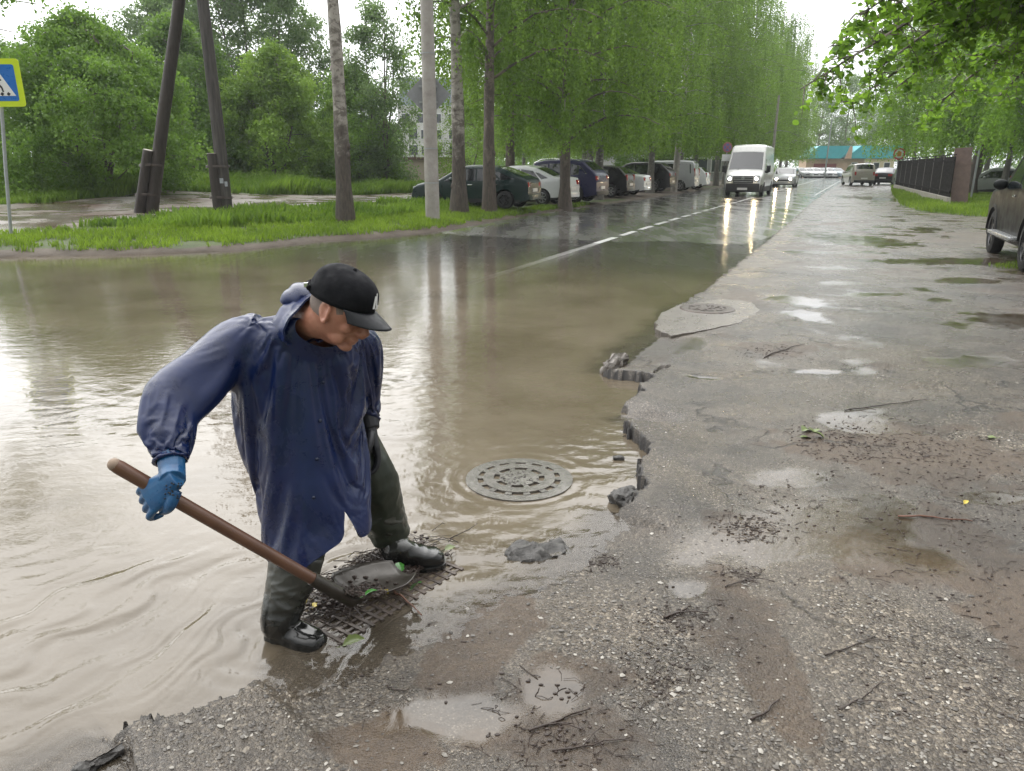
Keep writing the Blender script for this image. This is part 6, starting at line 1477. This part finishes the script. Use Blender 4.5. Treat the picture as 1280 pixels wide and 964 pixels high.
# round manhole cover with two rings of slots
def ring_sector(mb, r0, r1, a0, a1, z0, z1, n):
    V = []
    for k in range(n+1):
        a = a0+(a1-a0)*k/n; c_, s_ = math.cos(a), math.sin(a); V += [(r0*c_, r0*s_, z0), (r1*c_, r1*s_, z0), (r1*c_, r1*s_, z1), (r0*c_, r0*s_, z1)]
    F = [(0, 3, 2, 1), (4*n, 4*n+1, 4*n+2, 4*n+3)]
    for k in range(n):
        b = 4*k; F += [(b, b+1, b+5, b+4), (b+1, b+2, b+6, b+5), (b+2, b+3, b+7, b+6), (b+3, b, b+4, b+7)]
    mb.add(V, F)
def manhole(name, lab, loc, r, mat, slots=True, tilt=0.0):
    o = empty(name, loc, .3, lab, 'manhole cover'); s = r/.285
    q = MB(); ring_sector(q, .222*s, .285*s, 0, 2*PI, -.04, .004, 64); o2 = q.build('rim', mat, o, 40, bevel=.0)
    q = MB(); q.lathe([(.0005, .010), (.06*s, .010), (.105*s, .009), (.105*s, -.03), (.0005, -.03)], 48); 
    for k in range(40):
        a = rng.uniform(0, 6.28); rr = .1*s*math.sqrt(rng.uniform()); q.box((rr*math.cos(a), rr*math.sin(a), .0105), (.011, .011, .004), Matrix.Rotation(a, 3, 'Z'))
    q.build('centre_plate', mat, o, 40)
    q = MB(); ring_sector(q, .135*s, .192*s, 0, 2*PI, -.03, .0085, 64); q.build('ring_plate', mat, o, 40)
    q = MB()
    for k in range(8): a = k*PI/4; ring_sector(q, .1045*s, .1355*s, a-.12, a+.12, -.03, .0075, 4)
    for k in range(14): a = k*2*PI/14+.1; ring_sector(q, .1915*s, .2225*s, a-.085, a+.085, -.03, .0062, 4)
    q.build('web', mat, o, 40)
    MB().lathe([(.0005, -.028), (.25*s, -.028), (.25*s, -.045), (.0005, -.045)], 32).build('dark_pit', M_UNDER, o)
    return o
m_ = G(649, 597, .010); manhole('manhole_cover', 'round slotted storm manhole cover awash in the muddy water', (m_.x, m_.y, .003), .285, M_IRONWET)
# concrete collar with a second cover at the pavement edge
cpts = GP([(818, 402), (826, 390), (850, 380), (900, 373), (940, 377), (950, 388), (925, 402), (880, 412), (840, 418), (822, 412)], .05)
ctr = np.array(cpts).mean(0); col_ = empty('concrete_collar', (ctr[0], ctr[1], .0), 0, 'pale broken concrete slab around a dark manhole cover at the pavement edge', 'concrete slab')
jit = []
for i in range(len(cpts)):
    a_, b_ = np.array(cpts[i])-ctr, np.array(cpts[(i+1) % len(cpts)])-ctr
    for k in range(6): f = k/6; e = (a_*(1-f)+b_*f); jit.append(tuple(e*(1+rng.normal()*.018)))
zt_ = pave_z(ctr[0], ctr[1])+.018
MB().prism(jit, -.06, zt_).build('slab', pm('wet_worn_concrete', (.15, .13, .11), .3, .4, 5, bump=.8, bscale=30, c2=(.085, .073, .06)), col_, bevel=.008)
m2 = G(884, 386, zt_); q = MB(); q.lathe([(.0005, .006), (.24, .006), (.27, .008), (.30, .010), (.31, .002), (.31, -.02), (.0005, -.02)], 48, Matrix.Translation((m2.x-ctr[0], m2.y-ctr[1], zt_)))
for k in range(46):
    a = rng.uniform(0, 6.28); rr = .22*math.sqrt(rng.uniform()); q.box((m2.x-ctr[0]+rr*math.cos(a), m2.y-ctr[1]+rr*math.sin(a), zt_+.007), (.025, .025, .006), Matrix.Rotation(a, 3, 'Z'))
q.build('cover', M_IRON, col_, 50)
# broken lumps of asphalt and a kerb stone
def chunk(name, lab, cat, px, py, dims, rz, tilt, mat, z=.0, seed=0):
    p = G(px, py, z); o = MB(); rg = np.random.default_rng(seed); q = MB(); n = 7
    q.box((0, 0, 0), dims); me = bpy.data.meshes.new(name); me.from_pydata(q.v, [], q.f); bm = bmesh.new(); bm.from_mesh(me); bmesh.ops.subdivide_edges(bm, edges=bm.edges, cuts=9, use_grid_fill=True)
    bmesh.ops.recalc_face_normals(bm, faces=bm.faces); bm.normal_update(); m = min(dims)
    P0 = np.array([v.co[:] for v in bm.verts]); r_ = np.linalg.norm(P0/(np.array(dims)/2), axis=1)
    ns = fbm(P0[:, 0]*16+P0[:, 2]*9+seed, P0[:, 1]*16-P0[:, 2]*11, 500+seed, 4)-.5
    for v, k, rr in zip(bm.verts, ns, r_):
        v.co = v.co*(1-.42*max(0, rr-1.0))+v.normal*k*m*1.5
    bm.to_mesh(me); bm.free(); me.materials.append(mat); me.polygons.foreach_set('use_smooth', [True]*len(me.polygons)); me.set_sharp_from_angle(angle=R(28)); ob = link(bpy.data.objects.new(name, me)); ob.location = (p.x, p.y, z); ob.rotation_euler = (tilt[0], tilt[1], rz); return tag(ob, lab, cat)
M_CHUNK = pm('broken_asphalt_lump', (.085, .080, .074), .4, .5, 40, bump=.9, bscale=90, c2=(.03, .028, .026), bd=.008)
chunk('kerb_stone', 'grey broken kerb stone sticking out of the water beside the black asphalt edge', 'kerb stone', 768, 456, (.50, .10, .12), R(58), (.25, -.10), pm('wet_worn_concrete', (.20, .175, .15), .3, .4, 5), .02, 1)
chunk('asphalt_lump', 'jagged dark asphalt lump leaning on the pavement edge right of the slotted manhole', 'asphalt lump', 785, 624, (.19, .13, .07), R(30), (.1, .12), M_CHUNK, .015, 2)
chunk('asphalt_lump', 'flat grey asphalt lump in shallow water right of the drain', 'asphalt lump', 676, 694, (.30, .15, .06), R(20), (.03, .04), M_CHUNK, -.014, 3)
chunk('asphalt_lump', 'small dark stone poking from the water between the slotted manhole and the broken edge', 'stone', 773, 573, (.075, .04, .035), R(5), (.1, .0), M_CHUNK, .005, 4)
chunk('asphalt_slab', 'thin broken asphalt flap along the waterline at the bottom left', 'asphalt slab', 146, 940, (.26, .035, .03), R(52), (.12, .05), M_CHUNK, .012, 5)
chunk('asphalt_slab', 'short broken asphalt crust at the waterline left of the nearer boot', 'asphalt slab', 256, 892, (.12, .035, .025), R(38), (.1, .05), M_CHUNK, .008, 6)
# ---- gravel, litter and twigs
def gravel():
    rg = np.random.default_rng(91); n = 42000; az = R(1)*rg.uniform(-36, 41, n); dd = 1.35*np.exp(rg.uniform(0, 1.75, n)); x, y = dd*np.sin(az), dd*np.cos(az)
    h, d, pud, mud, grav, brk = pave_h(x, y); k = (d > .03) & (rg.uniform(size=n) < (.10+.85*grav)*(1-.75*mud)*(1-.9*pud)); x, y, h = x[k], y[k], h[k]; n = len(x)
    s = .0022*np.exp(rg.normal(size=n)*.42)*(1+.5*rg.uniform(size=n)); s = np.minimum(s*1.2, .011)
    base = np.array([(1, 0, 0), (.3, .9, .1), (-.8, .6, 0), (-.8, -.6, .1), (.3, -.9, 0), (0.1, 0, .75), (0, 0, -.6)]); Fb = np.array([(0, 1, 5), (1, 2, 5), (2, 3, 5), (3, 4, 5), (4, 0, 5)])
    a = rg.uniform(0, 6.28, n); V = base[None]*(1+rg.normal(size=(n, 7, 1))*.18)*s[:, None, None]*np.array([1.25, .9, .8])
    ca_, sa_ = np.cos(a)[:, None], np.sin(a)[:, None]; X_ = V[..., 0]*ca_-V[..., 1]*sa_; Y_ = V[..., 0]*sa_+V[..., 1]*ca_
    V = np.stack([X_+x[:, None], Y_+y[:, None], V[..., 2]+h[:, None]+s[:, None]*.25], -1); F = (np.arange(n)[:, None, None]*7+Fb[None]).reshape(-1, 3)
    q = NT('loose_gravel'); t = q.attr('tint'); q.base(q.ramp(t, [(0, (.04, .034, .028)), (.5, (.11, .098, .083)), (.85, (.20, .184, .158)), (1, (.40, .375, .33))])); q.rough(.38)
    tag(np_obj('gravel', V.reshape(-1, 3), F, q.m, attrs={'tint': np.repeat(np.clip(rg.uniform(0, 1, n)**1.15, 0, 1), 7)}), 'loose pale and grey gravel lying on the muddy pavement', kind='stuff')
gravel()
M_TWIG = pm('wet_dark_twig', (.045, .028, .02), .45, .5, 30); M_TWIGR = pm('reddish_twig', (.17, .075, .045), .45, .4, 30)
def litter():
    rg = np.random.default_rng(92); C = []
    spots = [(1150, 575, .55, 420), (930, 665, .13, 80), (945, 668, .12, 70), (700, 930, .2, 150), (820, 860, .14, 90), (840, 785, .1, 50), (920, 725, .08, 50), (755, 705, .07, 60), (960, 445, .25, 90), (1060, 560, .25, 150), (1200, 660, .35, 130), (1180, 760, .4, 140), (860, 790, .2, 60), (540, 860, .3, 25), (980, 640, .25, 70), (1230, 880, .3, 80)]
    for px, py, r_, n in spots:
        c_ = G(px, py); 
        for k in range(int(n*1.25)): a = rg.uniform(0, 6.28); q = r_*1.25*rg.uniform()**.75*(.55+.9*float(fbm(np.array([math.cos(a)*1.5+px]), np.array([math.sin(a)*1.5+py]), 9)[0])); C.append((c_.x+q*math.cos(a), c_.y+q*math.sin(a)))
    C = np.array(C); h, d, *_ = pave_h(C[:, 0], C[:, 1]); mb = MB()
    for (x, y), z, dd in zip(C, h, d):
        if dd < .02: continue
        L_ = .007*math.exp(rg.uniform(0, 1.9)); a = rg.uniform(0, 6.28); b = a+rg.normal()*.5; r_ = rg.uniform(.0006, .0015)
        if rg.uniform() < .6: mb.tube([(x, y, z+r_), (x+L_*math.cos(a), y+L_*math.sin(a), z+r_+rg.uniform(0, .006)), (x+L_*(math.cos(a)+math.cos(b)), y+L_*(math.sin(a)+math.sin(b)), z+r_)], r_, 4)
        else: mb.ball((x, y, z+.002), (rg.uniform(.003, .010), rg.uniform(.003, .007), .003), 6)
    tag(mb.build('plant_litter', M_TWIG), 'washed up bark crumbs and short twigs on the pavement', kind='stuff')
litter()
def twig(lab, pts, r_, mat, group=None, side=0):
    """one stick lying on the ground through these ground points"""
    g = [G(*p) for p in pts]; base = g[0].copy(); V = []
    for i in range(len(g)-1):
        for k in range(5): q = g[i].lerp(g[i+1], k/5); V.append(q)
    V.append(g[-1]); out = []
    for i, q in enumerate(V):
        z = max(pave_z(q.x, q.y), .004)+r_+rng.uniform(0, .004); out.append(Vector((q.x+rng.normal()*.002, q.y+rng.normal()*.002, z))-base)
    mb = MB().tube(out, [r_*(1-.55*i/len(out)) for i in range(len(out))], 6)
    for s_ in range(side):
        i = rng.integers(2, len(out)-2); a = out[i]; dvec = (out[i+1]-out[i-1]).normalized(); d2 = Matrix.Rotation(rng.choice([-1, 1])*rng.uniform(.4, .9), 3, 'Z') @ dvec; mb.tube([a, a+d2*.05+Vector((0, 0, .008)), a+d2*.1+Vector((0, 0, .004))], r_*.5, 5)
    o = mb.build('twig', mat, None, 60); o.location = base; return tag(o, lab, 'twig', group)
twig('long straight reddish twig lying on the gravel at the right', [(1122, 655), (1165, 657), (1214, 662)], .005, M_TWIGR)
twig('dark curved stick lying among the gravel low in the middle', [(936, 917), (955, 908), (972, 892)], .0045, M_TWIG, None, 0)
twig('short thick dark twig on the mud right of the brown stain', [(828, 783), (845, 778), (864, 769)], .005, M_TWIG, None, 1)
twig('bent dark twig at the bottom edge on the mud', [(660, 925), (700, 912), (735, 898)], .004, M_TWIG, None, 2)
twig('thin forked twig below the bent one near the bottom edge', [(690, 950), (730, 945), (790, 935)], .003, M_TWIG, None, 2)
twig('dark twig crossing the grey pavement beyond the mud patch', [(1055, 520), (1100, 514), (1160, 508)], .004, M_TWIG, None, 2)
twig('twig on the wet slab edge beyond the small green puddle', [(955, 452), (975, 444), (1005, 436)], .006, M_TWIG, None, 2)
twig('thin dark twig on the pavement below the drain', [(484, 862), (492, 868), (512, 870)], .0025, M_TWIG)
twig('slender twig in the brown track on the right', [(1030, 835), (1060, 826), (1090, 812)], .003, M_TWIG, None, 2)
twig('long thin twig among the gravel below the brown track', [(1045, 905), (1075, 890), (1100, 868)], .003, M_TWIG, None, 1)
twig('broken twig beside the double muddy clump', [(905, 745), (925, 738), (950, 728)], .003, M_TWIG, None, 2)
twig('reddish twig standing out of the drain debris in front of the scoop', [(482, 736), (505, 750), (527, 772)], .005, M_TWIGR)
# debris heap on the drain: tangled dark stems, and single leaves lying on it
rg = np.random.default_rng(93); dbm = MB(); hc_ = G(468, 716, .03); 
for k in range(1000):
    a = rg.uniform(0, 6.28); rr = rg.uniform()**.6; c_ = hc_+gd*rg.normal()*.15+gs*rg.normal()*.06; c_.z = .016+.04*math.exp(-((c_-hc_).length/.14)**2)*rg.uniform(.2, 1)
    b = math.atan2(gd.y, gd.x)+rg.normal()*.8; L_ = rg.uniform(.02, .085); d_ = Vector((math.cos(b), math.sin(b), rg.normal()*.12))*L_; dbm.tube([c_-d_, c_+Vector((rg.normal()*.02, rg.normal()*.02, .010)), c_+d_], [.0022, .002, .0008], 4)
for k in range(420):
    c_ = hc_+gd*rg.normal()*.13+gs*rg.normal()*.05; dbm.ball((c_.x, c_.y, .018+.02*rg.uniform()), (rg.uniform(.006, .016), rg.uniform(.005, .011), .006), 6)
tag(dbm.build('plant_debris', M_TWIG), 'tangle of dark wet stems heaped on the drain grate', kind='stuff')
M_LG = pm('fresh_green_leaf', (.05, .20, .03), .3, .3, 30, coat=.3); M_LY = pm('yellow_leaf', (.55, .42, .03), .35, .3, 30); M_LO = pm('olive_leaf', (.13, .17, .05), .35, .3, 30)
def leaf(lab, px, py, L_, rz, mat, z=None, lift=.0, group=None):
    p = G(px, py, .03 if z is None else z); zz = (max(pave_z(p.x, p.y), .004)+.003) if z is None else z
    n = 9; V = []; rg = np.random.default_rng(int(px*7+py))
    for i in range(n):
        t = i/(n-1); w = .36*math.sin(PI*t**.8)**.8*L_
        for k in (-1, -.5, 0, .5, 1): V.append((t*L_, k*w*(1+.12*rg.normal()), abs(k)*w*.35+lift*t+.10*L_*math.sin(t*3)))
    q = MB().add(V, [(i*5+k, i*5+k+1, (i+1)*5+k+1, (i+1)*5+k) for i in range(n-1) for k in range(4)]); q.tube([(-.25*L_, 0, .001), (0, 0, .002)], .0012, 4)
    o = q.build('leaf', mat, None, 60); o.location = (p.x, p.y, zz); o.rotation_euler = (rg.normal()*.2, rg.normal()*.2, rz); return tag(o, lab, 'leaf', group)
def scoop_z(px, py):
    h_ = bl.ray_cast(Vector((0, 0, H))-shB, ray(px, py).normalized()); return (h_[1].z+shB.z+.004) if h_[0] else .17
bpy.context.view_layer.update()
sm_ = MB()
for k in range(150):
    px, py = 463+rg.normal()*17, 742+rg.normal()*7; h_ = bl.ray_cast(Vector((0, 0, H))-shB, ray(px, py).normalized())
    if not h_[0]: continue
    p_ = h_[1]+shB+Vector((0, 0, .003)); a = rg.uniform(0, 6.28)
    if k % 2: sm_.ball(p_, (rg.uniform(.005, .013), rg.uniform(.004, .009), .005), 6)
    else: d_ = Vector((math.cos(a), math.sin(a), rg.uniform(0, .3)))*rg.uniform(.012, .045); sm_.tube([p_-d_*.5, p_+Vector((0, 0, .006)), p_+d_*.5], [.0018, .0018, .0008], 4)
tag(sm_.build('plant_debris', M_TWIG), 'dark twigs and mud scooped up on the shovel blade', kind='stuff')
leaf('bright green torn leaf lying in the shovel scoop', 455, 746, .05, .4, M_LG, scoop_z(455, 746), .006)
leaf('small yellow leaf at the left edge of the drain grate', 392, 760, .038, 1.2, M_LY, .024)
leaf('yellow leaf on top of the dark stems behind the scoop', 442, 716, .04, .2, M_LY, .055)
leaf('yellow leaf on the debris right of the scoop', 493, 727, .04, .9, M_LY, .06)
leaf('green leaf on the debris below the black boot toe', 515, 737, .055, -.4, M_LG, .05, .012)
leaf('upright green leaf on the debris below the black boot heel', 500, 717, .05, 1.8, M_LG, .06, .02)
leaf('large pale olive leaf at the near corner of the drain grate', 428, 808, .08, .3, M_LO, .018)
leaf('yellowed leaf hanging over the rim of the scoop', 478, 738, .035, -.8, M_LY, scoop_z(478, 738))
leaf('pale olive leaf caught behind the black boot toe', 556, 688, .05, .5, M_LO, .03)
for i, (px, py) in enumerate([(1000, 548), (1018, 543), (1030, 550), (1010, 538)]): leaf('pale green wilted leaf in the cluster lying on the mud edge', px, py, .085, i*1.3, M_LO, group='wilted leaves on the mud edge')
leaf('small yellow leaf lying on the gravel at the right', 1205, 632, .03, .5, M_LY); leaf('flat olive leaf beside the shallow puddle at the right edge', 1245, 552, .07, 2.6, M_LO)
# ================================================================== DAMP AIR
q = NT('rain_haze'); q.t.nodes.remove(q.b); pv_ = q.n('ShaderNodeVolumePrincipled'); pv_.inputs['Color'].default_value = (.86, .89, .92, 1); pv_.inputs['Density'].default_value = .0007; pv_.inputs['Anisotropy'].default_value = .3
q.l(pv_.outputs[0], q.out.inputs['Volume'])
hz = MB().box((10, 100, 11), (330, 270, 26)).build('haze', q.m); tag(hz, 'thin rainy haze hanging over the street', kind='stuff')
